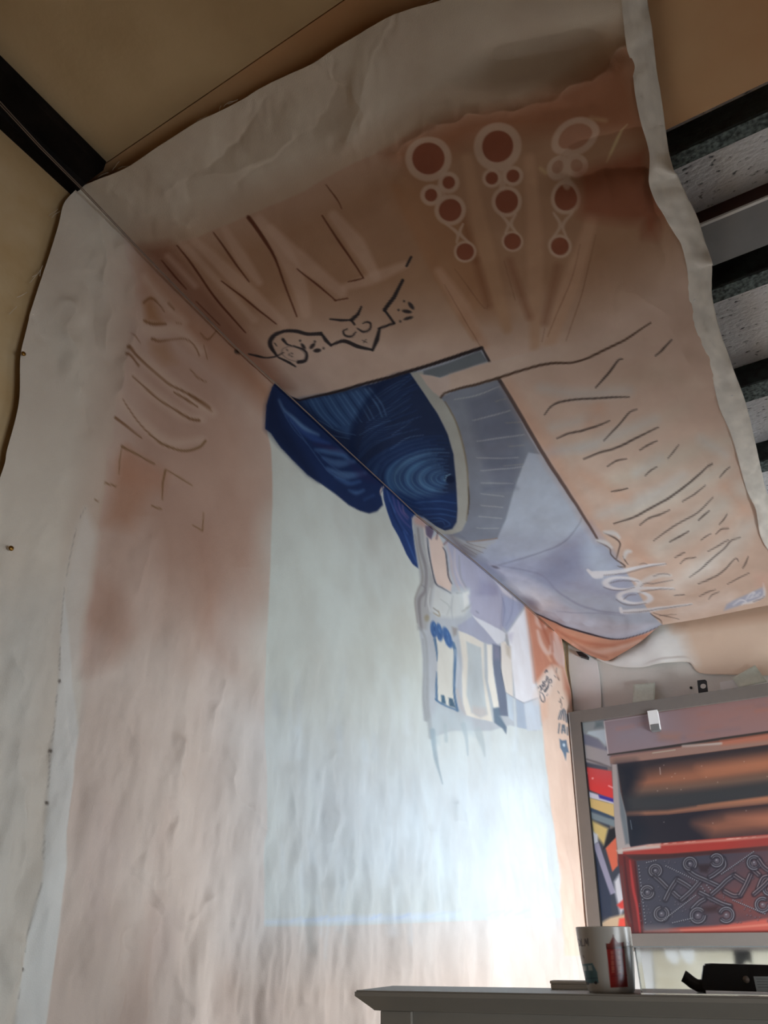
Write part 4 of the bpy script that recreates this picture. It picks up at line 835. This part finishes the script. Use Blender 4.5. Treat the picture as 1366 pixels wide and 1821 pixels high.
part('clip', fbox(*[uv_frame(x, 1285)[0] for x in (1156, 1174)], uv_frame(1165,1299)[1], vTi+0.004, 0, 0.022), M['paper'], pic)
part('clip_foot', fbox(*[uv_frame(x, 1292)[0] for x in (1159, 1174)], uv_frame(1165,1302)[1], uv_frame(1165,1291)[1], 0.0, 0.024), M['grey_print'], pic)
for u_ in (0.30, 1.0):
    q_ = fpt(u_, LEN*0.8, -0.03); part('wall_spacer', box(bmesh.new(), u_-0.03, u_+0.03, q_[1], FAR_Y, q_[2]-0.03, q_[2]+0.03), M['black_plastic'], pic)
    q_ = fpt(u_, LEN*0.08, -0.03); part('wall_spacer', box(bmesh.new(), u_-0.03, u_+0.03, q_[1], FAR_Y, q_[2]-0.02, q_[2]+0.02), M['black_plastic'], pic)
# top bracket with a hole, bottom strap with a hole
def holed_plate(name, pts, hole, r, d):
    bm = bmesh.new()
    c = on_frame(*hole, d); cu, cv = float((c-P0)[0]), float((c-P0) @ dirv)
    outer = []
    for x, y in pts:
        q = on_frame(x, y, d); outer.append((float((q-P0)[0]), float((q-P0) @ dirv)))
    n = 24; ring_o, ring_i = [], []
    def hit(a):                                                  # the outline seen from the hole
        best = None; dx, dy = math.cos(a), math.sin(a)
        for i in range(len(outer)):
            (x1, y1), (x2, y2) = outer[i], outer[(i+1) % len(outer)]
            ex, ey = x2-x1, y2-y1; det = dx*(-ey)+ex*dy
            if abs(det) < 1e-12: continue
            t_ = ((x1-cu)*(-ey)+ex*(y1-cv))/det; s_ = (dx*(y1-cv)-dy*(x1-cu))/det
            if t_ > 0 and -1e-6 <= s_ <= 1+1e-6 and (best is None or t_ < best): best = t_
        return cu+dx*best, cv+dy*best
    angs = sorted([2*math.pi*i/n for i in range(n)] + [math.atan2(y-cv, x-cu) % (2*math.pi) for x, y in outer])
    f0 = [[], []]; f1 = [[], []]
    for a in angs:
        ou, ov = hit(a)
        for q, dd in enumerate((d, d-0.004)):
            f0[q].append(bm.verts.new(fpt(ou, ov, dd))); f1[q].append(bm.verts.new(fpt(cu+r*math.cos(a), cv+r*math.sin(a), dd)))
    k = len(angs)
    for i in range(k):
        j = (i+1) % k
        bm.faces.new((f0[0][i], f0[0][j], f1[0][j], f1[0][i])); bm.faces.new((f0[1][j], f0[1][i], f1[1][i], f1[1][j]))
        bm.faces.new((f0[0][j], f0[0][i], f0[1][i], f0[1][j])); bm.faces.new((f1[0][i], f1[0][j], f1[1][j], f1[1][i]))
    o = part(name, bm, M['black_metal'], pic); o['label'] = 'black metal ' + name.replace('_', ' ')
    return o
holed_plate('hanging_bracket', [(1240,1210),(1254,1208.5),(1257,1211),(1260,1236),(1243,1240)], (1250.5,1220), 0.014, -0.012)
holed_plate('mounting_strap', [(1303,1684),(1335,1684),(1344,1760),(1311,1760)], (1331,1719), 0.017, -0.012)
for x in (1196, 1223):
    bm = bmesh.new()
    c = [(x-14,1684),(x-14,1694),(x-8,1706),(x,1714),(x+7,1715),(x+12,1706),(x+12,1692),(x+9,1684)]
    prism(bm, [tuple(on_frame(a, b, -0.006 if x < 1200 else -0.002)) for a, b in c], tuple(nrm*0.004)); part('white_tab', bm, M['white_gloss'], pic)

# --- what is printed on it
pp = Paint(1015, 1190, 1560, 1700, (120,110,105), 2.0)
z7 = T(1020,1260,4.55); zH = T(1000,1180,3.732); zI = T(1090,1500,4.949)
# books at the left
pp.poly(z7([(40,90),(260,80),(300,1100),(400,1300),(450,1821),(150,1821)]), (60,66,80), 1, 1)
pp.poly(z7([(55,110),(250,90),(270,300),(250,330),(60,250)]), (150,160,160), 1, 2); pp.poly(z7([(180,110),(240,100),(245,150),(170,160)]), (84,110,110), 0.9, 3)
pp.poly(z7([(120,185),(270,165),(268,250),(260,300),(200,240),(110,205)]), (206,228,236), 1, 2)
pp.poly(z7([(55,200),(120,215),(200,250),(280,345),(280,400),(70,290)]), (116,120,140), 1, 2)
pp.poly(z7([(70,285),(280,345),(310,480),(90,430)]), (176,168,166), 1, 2); pp.line(z7([(105,410),(200,440),(310,480)]), 4, (90,84,84), 0.85, 1.5)
pp.poly(z7([(85,470),(310,505),(325,740),(130,660)]), (220,62,62), 1, 1.5); pp.line(z7([(285,625),(325,645)]), 4, (250,170,170), 0.9, 1); pp.ell(z7([(155,565)])[0], 2, 2, (240,150,150)); pp.line(z7([(100,510),(112,600),(115,660)]), 4, (70,60,70), 0.9, 2); pp.ell(z7([(105,525)])[0], 2, 3, (230,225,230))
pp.poly(z7([(115,670),(325,735),(328,775),(120,720)]), (206,204,222), 1, 1.5); pp.poly(z7([(200,695),(325,730),(328,760),(210,725)]), (58,52,150), 1, 1.5)
pp.poly(z7([(120,720),(328,775),(332,880),(128,800)]), (214,184,120), 1, 1.5)
pp.poly(z7([(128,800),(332,880),(332,905),(130,830)]), (58,78,104), 1, 1.5); pp.poly(z7([(130,830),(332,905),(336,960),(135,890)]), (122,138,146), 1, 2)
pp.poly(z7([(140,900),(280,970),(250,1110),(160,1000)]), (206,184,120), 1, 3); pp.poly(z7([(150,990),(195,1020),(200,1080),(160,1110)]), (200,204,212), 1, 2)
pp.poly(z7([(290,980),(340,960),(345,1050),(240,1140)]), (30,30,36), 1, 2)
pp.poly(z7([(260,1130),(345,1040),(360,1270),(315,1320)]), (214,106,80), 1, 1.5)
pp.poly(z7([(160,1100),(205,1085),(340,1490),(295,1510)]), (150,148,172), 1, 1.2); pp.poly(z7([(150,1105),(300,1510),(310,1680),(200,1680)]), (48,58,80), 1, 2)
pp.poly(z7([(330,1400),(370,1340),(420,1600),(380,1680),(340,1500)]), (206,206,214), 1, 3); pp.poly(z7([(350,1590),(410,1540),(415,1620),(380,1620)]), (214,70,64), 1, 2)
pp.poly(z7([(205,1740),(300,1690),(420,1660),(430,1800),(210,1800)]), (206,180,150), 1, 3); pp.poly(z7([(370,1700),(430,1690),(440,1790),(360,1790)]), (238,86,72), 1, 2)
# the wooden box: lid, compartments
pp.poly(zH([(275,380),(600,325),(1366,215),(2100,110),(2100,2000),(440,2000),(360,1000),(330,660)]), (120,72,58), 1, 1)
pp.poly(zH([(278,382),(640,325),(1366,215),(2100,110),(2100,360),(1366,462),(1050,510),(700,560),(305,612)]), (150,122,122), 1, 0.8)
pp.poly(zH([(278,382),(600,330),(640,560),(305,612)]), (146,140,152), 0.9, 60)
pp.poly(zH([(900,300),(1366,240),(2100,130),(2100,300),(1366,400),(950,420)]), (172,122,112), 0.7, 40)
for _ in range(26):
    x = random.uniform(330,2000); y = 420 - (x-300)*0.14 + random.uniform(-20,150)
    pp.line(zH([(x, y), (x+random.uniform(60,220), y-18)]), random.uniform(3,8), random.choice([(168,112,96),(132,116,122),(196,120,96),(120,110,120)]), 0.3, 5)
pp.poly(zH([(640,460),(780,470),(770,510),(650,500)]), (170,120,100), 0.6, 8)
pp.line(zH([(278,385),(292,500),(306,612)]), 2, (214,210,212), 0.9, 0.8); pp.line(zH([(278,385),(600,335)]), 1.5, (206,202,206), 0.7, 0.8)
pp.line(zH([(305,606),(700,553),(1050,500),(1366,455),(2100,352)]), 4.5, (62,56,54), 1, 0.8, False)
pp.poly(zH([(315,622),(700,568),(1060,520),(1366,472),(2100,370),(2100,430),(1366,536),(900,600),(320,665)]), (158,124,112), 1, 0.8); pp.poly(zH([(1050,515),(1366,470),(2100,365),(2100,420),(1366,510),(1060,545)]), (190,112,88), 0.8, 4)
pp.line(zH([(600,594),(750,573)]), 2.4, (196,190,170), 0.9, 0.7, False); pp.line(zH([(800,548),(1055,530)]), 6, (206,196,188), 0.8, 2, False)
pp.poly(zH([(365,668),(900,600),(1366,540),(2100,435),(2100,700),(1366,930),(1000,965),(690,1000),(425,1010)]), (58,52,56), 1, 1)
pp.poly(zH([(440,760),(700,700),(1000,660),(1366,610),(2100,500),(2100,660),(1366,740),(1000,800),(760,830),(480,850)]), (160,104,80), 0.95, 15)
pp.poly(zH([(900,690),(1366,620),(2100,510),(2100,600),(1366,690),(950,730)]), (186,120,90), 0.8, 12)
pp.poly(zH([(480,830),(800,800),(1366,730),(2100,620),(2100,680),(1366,790),(800,850),(500,870)]), (120,98,84), 0.7, 8)
pp.poly(zH([(410,880),(800,850),(1366,785),(2100,680),(2100,800),(1366,890),(700,965),(420,985)]), (62,64,66), 0.85, 8)
pp.poly(zH([(410,985),(700,975),(1000,930),(1366,880),(2100,780),(2100,830),(1366,930),(1000,965),(700,1000),(425,1012)]), (150,104,84), 0.95, 3); pp.poly(zH([(900,945),(1366,885),(2100,785),(2100,810),(1366,905)]), (186,122,92), 0.8, 3)
pp.poly(zH([(425,1015),(700,1003),(1000,970),(1366,932),(2100,835),(2100,1100),(1366,1160),(800,1230),(440,1250)]), (44,42,50), 1, 1)
pp.poly(zH([(880,1060),(1100,1000),(1366,970),(2100,880),(2100,1020),(1366,1110),(1000,1150)]), (150,96,76), 0.85, 14); pp.poly(zH([(1100,1020),(1366,985),(2100,900),(2100,980),(1366,1070)]), (176,112,88), 0.6, 10)
pp.poly(zH([(365,668),(480,660),(520,760),(470,850),(410,880),(430,1000),(500,1010),(560,1120),(470,1250),(440,1250),(385,850)]), (28,34,46), 0.9, 14)
pp.poly(zH([(330,668),(362,668),(385,850),(425,1010),(445,1194),(470,1260),(375,1290),(350,1100),(340,900)]), (170,160,158), 1, 1); pp.poly(zH([(362,668),(385,850),(425,1010),(445,1194),(420,1200),(385,1000)]), (104,114,122), 0.9, 2)
pp.line(zH([(648,690),(652,735)]), 2, (220,200,190), 0.8, 0.8); pp.line(zH([(452,1040),(462,1100)]), 1.6, (150,166,176), 0.7, 0.8)
for _ in range(24):
    x, y = random.uniform(450,1900), random.uniform(600,1150); pp.ell(zH([(x, y-(x-450)*0.05)])[0], 0.8, 0.8, (220,200,190), 0, 0.6)
# front rail and carved panel
pp.poly(zI([(85,45),(300,10),(600,-20),(1366,-80),(2300,-170),(2300,-60),(1366,20),(900,60),(500,90),(90,100)]), (160,60,54), 1, 1.2)
pp.poly(zI([(30,60),(85,45),(300,10),(420,0),(420,40),(200,60),(90,72),(60,95)]), (196,182,174), 0.95, 2); pp.line(zI([(300,22),(700,-8),(1366,-62),(2300,-150)]), 4, (206,150,132), 0.75, 2)
for _ in range(30):
    x = random.uniform(250,2200); pp.line(zI([(x, 18-(x-250)*0.075), (x+30, 15-(x-250)*0.075)]), 1.6, (232,190,176), 0.6, 0.8)
pp.poly(zI([(45,95),(110,95),(500,92),(900,62),(1366,22),(2300,-55),(2300,900),(165,900),(160,788),(110,640),(70,300)]), (96,46,44), 1, 1)
pp.poly(zI([(45,95),(110,95),(200,160),(260,780),(165,790),(110,640),(70,300)]), (104,40,40), 1, 1.5)
for a, wd, c in (([(100,120),(130,400),(180,780)],5,(70,30,34)),([(150,150),(180,400),(215,560),(240,780)],5,(176,58,58)),([(195,160),(225,450),(262,780)],5,(64,30,36)),([(75,200),(110,500),(160,700)],4,(90,60,60))): pp.line(zI(a), wd, c, 0.85, 1.5)
pp.poly(zI([(120,110),(500,95),(900,62),(1366,25),(2300,-50),(2300,-10),(1366,62),(900,95),(500,130),(200,150)]), (66,46,48), 0.95, 2)
pp.poly(zI([(205,150),(500,130),(900,95),(1366,62),(2300,-8),(2300,640),(1366,690),(900,730),(600,740),(275,770)]), (66,65,76), 1, 1.5)
pp.poly(zI([(760,420),(1000,300),(1300,80),(2300,0),(2300,640),(1366,680),(900,690),(1000,560)]), (108,70,69), 0.85, 50)
pp.poly(zI([(940,470),(1200,470),(1366,640),(2300,600),(2300,660),(1300,690),(1060,600)]), (120,66,62), 0.7, 20)
pp.poly(zI([(275,775),(600,742),(900,725),(1366,660),(2300,590),(2300,760),(1366,775),(600,785)]), (186,92,80), 0.95, 3); pp.poly(zI([(275,740),(480,740),(600,785),(280,785)]), (130,116,116), 0.85, 8)
pp.line(zI([(600,765),(1000,745),(1366,715),(2300,650)]), 3, (214,140,120), 0.7, 2); pp.line(zI([(500,780),(1366,772),(2300,740)]), 3, (150,64,58), 0.8, 1.5)
HI, LO = (190,192,198), (34,32,40)
def carve(a, wd=6.5, cl=None, k=0.7):
    q = np.array(resample(zI(a), 40)); hi = cl or HI
    t = np.gradient(q, axis=0); t /= np.hypot(t[:,0], t[:,1])[:,None]+1e-9; nn = np.stack((-t[:,1], t[:,0]), -1)
    pp.line(q, wd+4.5, LO, k, 1.6, False); pp.line(q, wd, (74,68,76), k, 1.0, False); pp.line(q, 1.6, (40,36,42), k*0.8, 0.7, False)
    for sgn, al in ((-0.36, 0.9), (0.40, 0.55)):
        p = q + nn*wd*sgn + np.array((-0.4,-0.5)); pp.line(p, 1.1, hi, k*al, 0.6, False)
def curlr(x, y, r, a0=0, a1=300):
    carve([(x+r*math.cos(math.radians(a)), y+r*math.sin(math.radians(a))) for a in np.linspace(a0, a1, 14)], 5.0, None, 0.75)
    pp.ell(zI([(x+2, y+2)])[0], r*0.40/4.9, r*0.40/4.9, (96,90,98), 0, 0.8, 1.2); pp.ell(zI([(x-3, y-5)])[0], 1.3, 0.9, (196,198,204), 0, 0.7, 0.8)
WARM = (214,190,186)
for _ in range(240):
    c = zI([(random.uniform(230,2000), random.uniform(150,710))])[0]; pp.ell(c, 1.7, 1.5, LO, 0, 0.45, 0.9); pp.ell((c[0]-0.5, c[1]-0.6), 1.0, 0.9, (156,150,158), 0, 0.5, 0.7)
for a in ([(350,270),(420,330),(480,390)],[(460,500),(510,400),(570,310)],[(570,320),(640,360),(690,395)],[(530,430),(590,480),(640,480)],[(600,500),(690,420),(770,330)],[(640,190),(660,230),(720,280),(830,330),(940,380)],[(970,130),(980,200),(900,270),(850,300)],[(760,430),(860,480),(960,530),(1040,555)],[(700,580),(760,520),(810,490)],[(870,450),(940,390),(1000,330),(1070,280)]): carve(a)
for a in ([(1070,280),(1130,320),(1180,350)],[(980,420),(1060,460),(1120,460)],[(1120,460),(1170,370),(1215,270)],[(1200,150),(1230,220),(1290,280)],[(1280,400),(1320,310),(1366,290)]): carve(a, 6.5, WARM)
for q in ((375,240,45,120,420),(305,430,48,0,330),(430,620,55,-60,260),(680,180,48,90,400),(915,150,48,-150,150),(750,635,58,0,320),(1000,630,58,-160,140),(1245,170,52,60,400),(1320,540,55,0,300),(1380,400,48,0,300)): curlr(*q)
for (x0, y0, x1, y1, n) in ((440,680,730,460,22),(470,200,740,330,16),(960,270,1240,75,20),(1060,500,1340,620,18),(230,200,290,700,18),(530,700,700,660,10),(300,170,380,150,5),(830,370,860,410,3),(780,380,810,420,3)):
    for i in range(n):
        t_ = i/(n-1); c = zI([(x0+(x1-x0)*t_, y0+(y1-y0)*t_)])[0]
        pp.ell(c, 1.7, 1.7, LO, 0, 0.7, 0.8); pp.ell((c[0]-0.4, c[1]-0.5), 1.0, 0.9, (184,186,192), 0, 0.85, 0.6)
pp.poly(zI([(740,185),(870,180),(830,260),(770,250)]), (52,42,46), 0.85, 3); pp.poly(zI([(790,560),(940,540),(920,600),(820,610)]), (58,42,44), 0.85, 4)
for k in range(1, 3):                                            # the pattern goes on to the right of the frame
    o_ = k*640
    for a in ([(640,190),(720,280),(940,380)],[(970,130),(980,200),(850,300)],[(760,430),(960,530),(1040,555)],[(600,500),(690,420),(770,330)]): carve([(x+o_, y-50*k) for x, y in a], 6.5, WARM)
uu = np.linspace(uLi+0.005, uRi, 480); vvv = np.linspace(vBi, vTi, 420)
Um, Vm = np.meshgrid(uu, vvv, indexing='ij')
Pp = P0[None, None] + Um[..., None]*np.array((1.0,0,0)) + Vm[..., None]*dirv - nrm*0.002
px, py = proj(Pp[...,0], Pp[...,1], Pp[...,2])
pr = grid_obj('picture_print', Pp, M['print'], None, pp.at(px, py), False)
bpy.context.view_layer.update(); pr.parent = pic; pr.matrix_parent_inverse = pic.matrix_world.inverted()

# beige board standing low against the far wall behind the picture's foot
bb = wall_poly('backing_board', [(1160,1684),(1480,1684),(1480,1840),(1172,1840)], 4.10, 0.02, M['beige'], 'beige wooden board low on the far wall behind the bottom of the grey frame', 'board')
wall_poly('white_board', [(1100,1684),(1158,1684),(1166,1840),(1100,1840)], 4.095, 0.02, M['paper'], 'narrow white ribbed board beside the beige board at the far wall', 'board')

# ------------------------------------------------------------------ the cabinet in front, with what stands on it
ZT = -0.058
A = np.array([float(v_) for v_ in pZ(631, 1761, ZT)]); B = np.array([float(v_) for v_ in pZ(1366, 1773, ZT)])
ang = math.atan2(B[1]-A[1], B[0]-A[0])
cab = thing('cabinet', 'off white cabinet with a moulded cornice top in the foreground', 'cabinet', (A[0], A[1], FLOOR_Z), ang)
W_, D_ = 1.05, 0.20; zt = ZT - FLOOR_Z                           # local: x along the front, y to the back, z up
bm = bmesh.new()
prof = [(0.0, zt), (0.0, zt-0.008), (0.024, zt-0.027), (0.026, zt-0.029), (0.034, zt-0.030)]
loops = []
for off_, z_ in prof:
    loops.append([bm.verts.new(c) for c in ((off_, off_, z_), (W_-off_, off_, z_), (W_-off_, D_, z_), (off_, D_, z_))])
for i in range(len(loops)-1):
    for j in range(4): bm.faces.new((loops[i][j], loops[i][(j+1)%4], loops[i+1][(j+1)%4], loops[i+1][j]))
bm.faces.new(loops[0]); bm.faces.new(loops[-1][::-1])
bmesh.ops.bevel(bm, geom=[e for e in bm.edges if all(v_ in loops[0] for v_ in e.verts)], offset=0.002, segments=2, affect='EDGES')
obj('cornice_top', bm, M['cabinet'], cab)
i0 = 0.034; zc_ = zt-0.0300
obj('side_panel', box(bmesh.new(), i0, i0+0.018, i0+0.02, D_-0.001, 0.0, zc_), M['cabinet'], cab)
obj('side_panel', box(bmesh.new(), W_-i0-0.018, W_-i0, i0+0.02, D_-0.001, 0.0, zc_), M['cabinet'], cab)
obj('stile', box(bmesh.new(), i0, i0+0.055, i0, i0+0.02, 0.0, zc_, 0.0015), M['cabinet'], cab)
obj('stile', box(bmesh.new(), W_-i0-0.055, W_-i0, i0, i0+0.02, 0.0, zc_, 0.0015), M['cabinet'], cab)
obj('stile', box(bmesh.new(), W_/2-0.0275, W_/2+0.0275, i0+0.0005, i0+0.0195, 0.06, zc_-0.12, 0.0015), M['cabinet'], cab)
for k in range(2):
    x0 = i0+0.056 if k == 0 else W_/2+0.0285
    x1 = W_/2-0.0285 if k == 0 else W_-i0-0.056
    d = obj('door', box(bmesh.new(), x0, x1, i0+0.010, i0+0.019, 0.06, zc_-0.121, 0.0015), M['cabinet'], cab)
    bm = bmesh.new(); bmesh.ops.create_uvsphere(bm, u_segments=14, v_segments=10, radius=0.013)
    for v_ in bm.verts: v_.co = (v_.co.x+(x1-0.03 if k == 0 else x0+0.03), v_.co.y+i0-0.002, v_.co.z+0.40)
    obj('knob', bm, M['brass'], d, True)
obj('frieze_panel', box(bmesh.new(), i0+0.0555, W_-i0-0.0555, i0+0.009, i0+0.0195, zc_-0.12, zc_-0.0005), M['cabinet'], cab)
obj('plinth', box(bmesh.new(), i0+0.0555, W_-i0-0.0555, i0+0.001, i0+0.0195, 0.0, 0.059), M['cabinet'], cab)
obj('back_panel', box(bmesh.new(), i0+0.0185, W_-i0-0.0185, D_-0.012, D_-0.002, 0.0, zc_-0.0005), M['cabinet'], cab)
ca, sa = math.cos(ang), math.sin(ang)
def loc2w(x, y, z=0.0): return (A[0]+x*ca-y*sa, A[1]+x*sa+y*ca, ZT+z)
def w2loc(p): dx, dy = float(p[0])-A[0], float(p[1])-A[1]; return dx*ca+dy*sa, -dx*sa+dy*ca

# mug
mx, my = w2loc(pZ(1084, 1767, ZT)); my = max(my, 0.0)+0.046
mp_ = loc2w(mx, my)
dist = math.hypot(mp_[0]-CX, mp_[1])
depth = (-(mp_[0]-CX)*math.sin(YAW)+mp_[1]*math.cos(YAW))*math.cos(PITCH)+ZT*math.sin(PITCH)
R_T = 0.5*99*depth/F_PX; R_B = 0.5*80*depth/F_PX; H_M = 0.110*1.0
# height so that the rim lands at the photographed height
for hh in np.linspace(0.07, 0.14, 141):
    if proj(mp_[0], mp_[1], ZT+hh)[1] <= 1650: H_M = hh; break
face = math.atan2(-mp_[1], CX-mp_[0])                            # direction in which the camera lies
mug = thing('mug', 'white mug with a red tower and a blue bus printed on it', 'mug', mp_)
NA, NH = 180, 110
mpnt = Paint(-120, -10, 120, 130, (178,171,163), 3.0)            # x: mm-ish around the front, y: down from the rim (photo pixels)
def mk(pts): return [((x-1075)*1.0, y-1650) for x, y in pts]
zM = lambda pts: mk(T(1000,1450,3.732)(pts))
RED, RD2 = (136,38,34), (104,28,28)
mpnt.poly(zM([(300,890),(345,850),(410,890),(415,900),(428,1145),(318,1150)]), RED, 1, 0.8); mpnt.poly(zM([(300,860),(412,850),(412,890),(298,890)]), (110,40,34), 0.9, 0.8)
mpnt.poly(zM([(315,868),(345,808),(382,865)]), (116,42,34), 1, 0.8); mpnt.line(zM([(346,800),(348,830)]), 2.2, (70,40,34), 0.95, 0.6)
for x in (335, 378):
    mpnt.poly(zM([(x-9,910),(x+9,905),(x+12,1050),(x-6,1055)]), (172,90,72), 0.8, 0.8)
    for k in range(4): mpnt.line(zM([(x-10,935+k*36),(x+14,933+k*36)]), 1.4, RD2, 0.8, 0.5)
mpnt.line(zM([(325,1075),(425,1070)]), 1.6, RD2, 0.8, 0.5); mpnt.line(zM([(300,895),(415,885)]), 2, (60,36,32), 0.8, 0.5); mpnt.line(zM([(300,860),(300,890)]), 2, (60,36,32), 0.8); mpnt.line(zM([(411,850),(412,890)]), 2, (60,36,32), 0.8)
BUS = (74,112,122)
mpnt.poly(zM([(130,1000),(205,990),(235,1050),(242,1120),(150,1130),(135,1070)]), BUS, 1, 0.9)
for a in ([(140,1012),(165,1008),(168,1042),(146,1046)],[(175,1006),(200,1004),(206,1040),(178,1042)]): mpnt.poly(zM(a), (170,186,188), 0.85, 0.7)
mpnt.line(zM([(148,1095),(236,1088)]), 1.6, (44,70,78), 0.9, 0.5); mpnt.line(zM([(150,950),(155,990)]), 1.2, (150,140,140), 0.8); mpnt.ell(zM([(170,1128)])[0], 2.6, 2.6, (50,50,56)); mpnt.ell(zM([(225,1120)])[0], 2.6, 2.6, (50,50,56))
GRY = (112,104,100)
for a in ([(112,826),(102,850),(110,876),(124,870),(128,845),(116,828)],[(134,826),(136,874),(152,872)],[(158,874),(160,828),(170,858),(178,826),(181,872)],[(440,850),(446,870),(452,845)],[(144,940),(150,955)]): mpnt.line(zM(a), 2.6, (96,88,84), 0.95, 0.5, False)
def mug_r(t):                                                    # t = 0 rim ... 1 foot
    r = R_T + (R_B-R_T)*(0.25*t + 0.75*t**2.2)
    return r*(1 - 0.06*max(0, (t-0.95)/0.05)**2)
th = np.linspace(0, 2*math.pi, NA); tt = np.linspace(0, 1, NH)
rr = np.array([mug_r(t) for t in tt])
Pm = np.zeros((NA, NH, 3)); colm = np.zeros((NA, NH, 3))
for i, a in enumerate(th):
    Pm[i,:,0] = rr*math.cos(face+a); Pm[i,:,1] = rr*math.sin(face+a); Pm[i,:,2] = H_M*(1-tt)
aa = (th+math.pi) % (2*math.pi) - math.pi
front = np.abs(aa) < math.pi/2
side_px = np.sin(aa)[:, None]*(50*rr/R_T)[None, :] + 12*tt[None, :]
colm = mpnt.at(np.where(front[:, None], side_px, 119), 118*tt[None, :]*np.ones((NA, 1)))
body = grid_obj('mug_body', Pm, M['glaze'], mug, colm)
bm = bmesh.new()
pro = [(R_T, H_M), (R_T-0.0012, H_M+0.0012), (R_T-0.003, H_M), (R_T-0.004, H_M*0.6), (R_B-0.003, 0.006), (0.0005, 0.005)]
pro2 = [(rr[-1], 0.0), (rr[-1]-0.004, 0.0), (0.0005, 0.001)]
for pf in (pro, pro2):
    rings = [[bm.verts.new((r*math.cos(a), r*math.sin(a), z)) for a in np.linspace(0, 2*math.pi, 48, endpoint=False)] for r, z in pf]
    for q in range(len(rings)-1):
        for k in range(48): bm.faces.new((rings[q][k], rings[q][(k+1)%48], rings[q+1][(k+1)%48], rings[q+1][k]))
obj('mug_inside', bm, M['paper'], mug, True)
hb = face + math.pi                                              # handle on the far side, out of sight
bm = bmesh.new()
tube(bm, [((R_T-0.002+0.030*math.sin(s_)*1.0)*math.cos(hb), (R_T-0.002+0.030*math.sin(s_))*math.sin(hb), H_M*0.5+0.034*math.cos(s_)) for s_ in np.linspace(0.12, math.pi-0.2, 12)], 0.005, 10)
obj('mug_handle', bm, M['paper'], mug, True)

# small flat grey box behind the mug
bx0, by0 = w2loc(pZ(986, 1757.5, ZT))
bw = 0.072; by0 = min(max(by0, 0.11), 0.145)
bx0 = w2loc(pZ(986, 1757.5, ZT))[0]
p0 = loc2w(bx0, by0)
sb = thing('small_box', 'small flat pale grey box on the cabinet just left of the mug', 'box', p0, ang)
obj('box_base', box(bmesh.new(), 0, bw, 0, 0.045, 0.0, 0.008, 0.001), M['frame_side'], sb)
obj('box_lid', box(bmesh.new(), -0.001, bw+0.001, -0.001, 0.046, 0.0081, 0.0125, 0.001), M['paper'], sb)

# clear plastic box holding a black tool
cx0_, _ = w2loc(pZ(1141, 1768, ZT)); 
cx1_ = cx0_ + 0.36
pb = thing('plastic_box', 'open clear plastic box on the cabinet right of the mug', 'box', loc2w(cx0_, 0.012), ang)
bxh = 0.062; bd = 0.15; tk = 0.0022; L_ = cx1_-cx0_
obj('front_wall', box(bmesh.new(), 0, L_, 0, tk, 0.0025, bxh), M['clear'], pb)
obj('back_wall', box(bmesh.new(), 0, L_, bd-tk, bd, 0.0025, bxh), M['clear'], pb)
obj('side_wall', box(bmesh.new(), 0, tk, tk, bd-tk, 0.0025, bxh), M['clear'], pb)
obj('side_wall', box(bmesh.new(), L_-tk, L_, tk, bd-tk, 0.0025, bxh), M['clear'], pb)
obj('box_floor', box(bmesh.new(), 0, L_, 0, bd, 0, 0.0024), M['clear'], pb)
obj('box_rim', box(box(bmesh.new(), -0.001, L_+0.001, -0.001, tk, bxh, bxh+0.0016), -0.001, tk, tk, bd, bxh, bxh+0.0016), M['frost'], pb)

# black tool lying in it: a housing with a sloping shoulder, a stubby handle, a screw and a label
tl = thing('black_tool', 'black plastic tool with a stubby handle and a white label in the clear box', 'tool', loc2w(cx0_+0.03, 0.035, 0.0030), ang)
s_px = depth/F_PX
def tpt(x, y): return ((x-1200)*s_px*0.98+0.035, 0.0, (1768-y)*s_px*0.98)
prof = [(1229,1765),(1229,1752),(1238,1727),(1250,1726),(1356,1728),(1364,1734),(1372,1748),(1430,1750),(1430,1767)]
bm = prism(bmesh.new(), [tpt(*q) for q in prof], (0, 0.05, 0))
bmesh.ops.bevel(bm, geom=bm.edges[:], offset=0.0022, segments=2, affect='EDGES')
obj('housing', bm, M['black_plastic'], tl)
bm = bmesh.new(); tube(bm, [(tpt(1201,1744.5)[0], 0.018, tpt(0,1744.5)[2]), (tpt(1202.5,1745.5)[0], 0.018, tpt(0,1745.5)[2]), (tpt(1207,1749)[0], 0.018, tpt(0,1749)[2]), (tpt(1213,1754)[0], 0.018, tpt(0,1754)[2]), (tpt(1222,1759)[0], 0.018, tpt(0,1759)[2]), (tpt(1233,1759)[0], 0.018, tpt(0,1759)[2])], 0.0088, 14)
hd = obj('handle', bm, M['black_plastic'], tl, True)
bm = bmesh.new(); c = tpt(1300.5, 1748.5); bmesh.ops.create_cone(bm, segments=18, radius1=0.0048, radius2=0.0042, depth=0.002, cap_ends=True)
for v_ in bm.verts: v_.co = (c[0]+v_.co.x, -0.0008+v_.co.z, c[2]+v_.co.y)
sw = obj('screw_head', bm, M['steel'], tl, True)
bm = bmesh.new(); a, b = tpt(1313, 1744), tpt(1420, 1767); lb = obj('label_sticker', box(bm, a[0], b[0], -0.0008, 0.0002, b[2]+0.0012, a[2]), M['label'], tl)
bm = bmesh.new()
for k, ln in enumerate((0.018, 0.024, 0.014, 0.021)):
    z_ = a[2]-0.003-k*0.0034; box(bm, a[0]+0.003, a[0]+0.003+ln, -0.0010, -0.0007, z_-0.0006, z_)
tx = obj('label_lines', bm, M['grey_print'], lb)
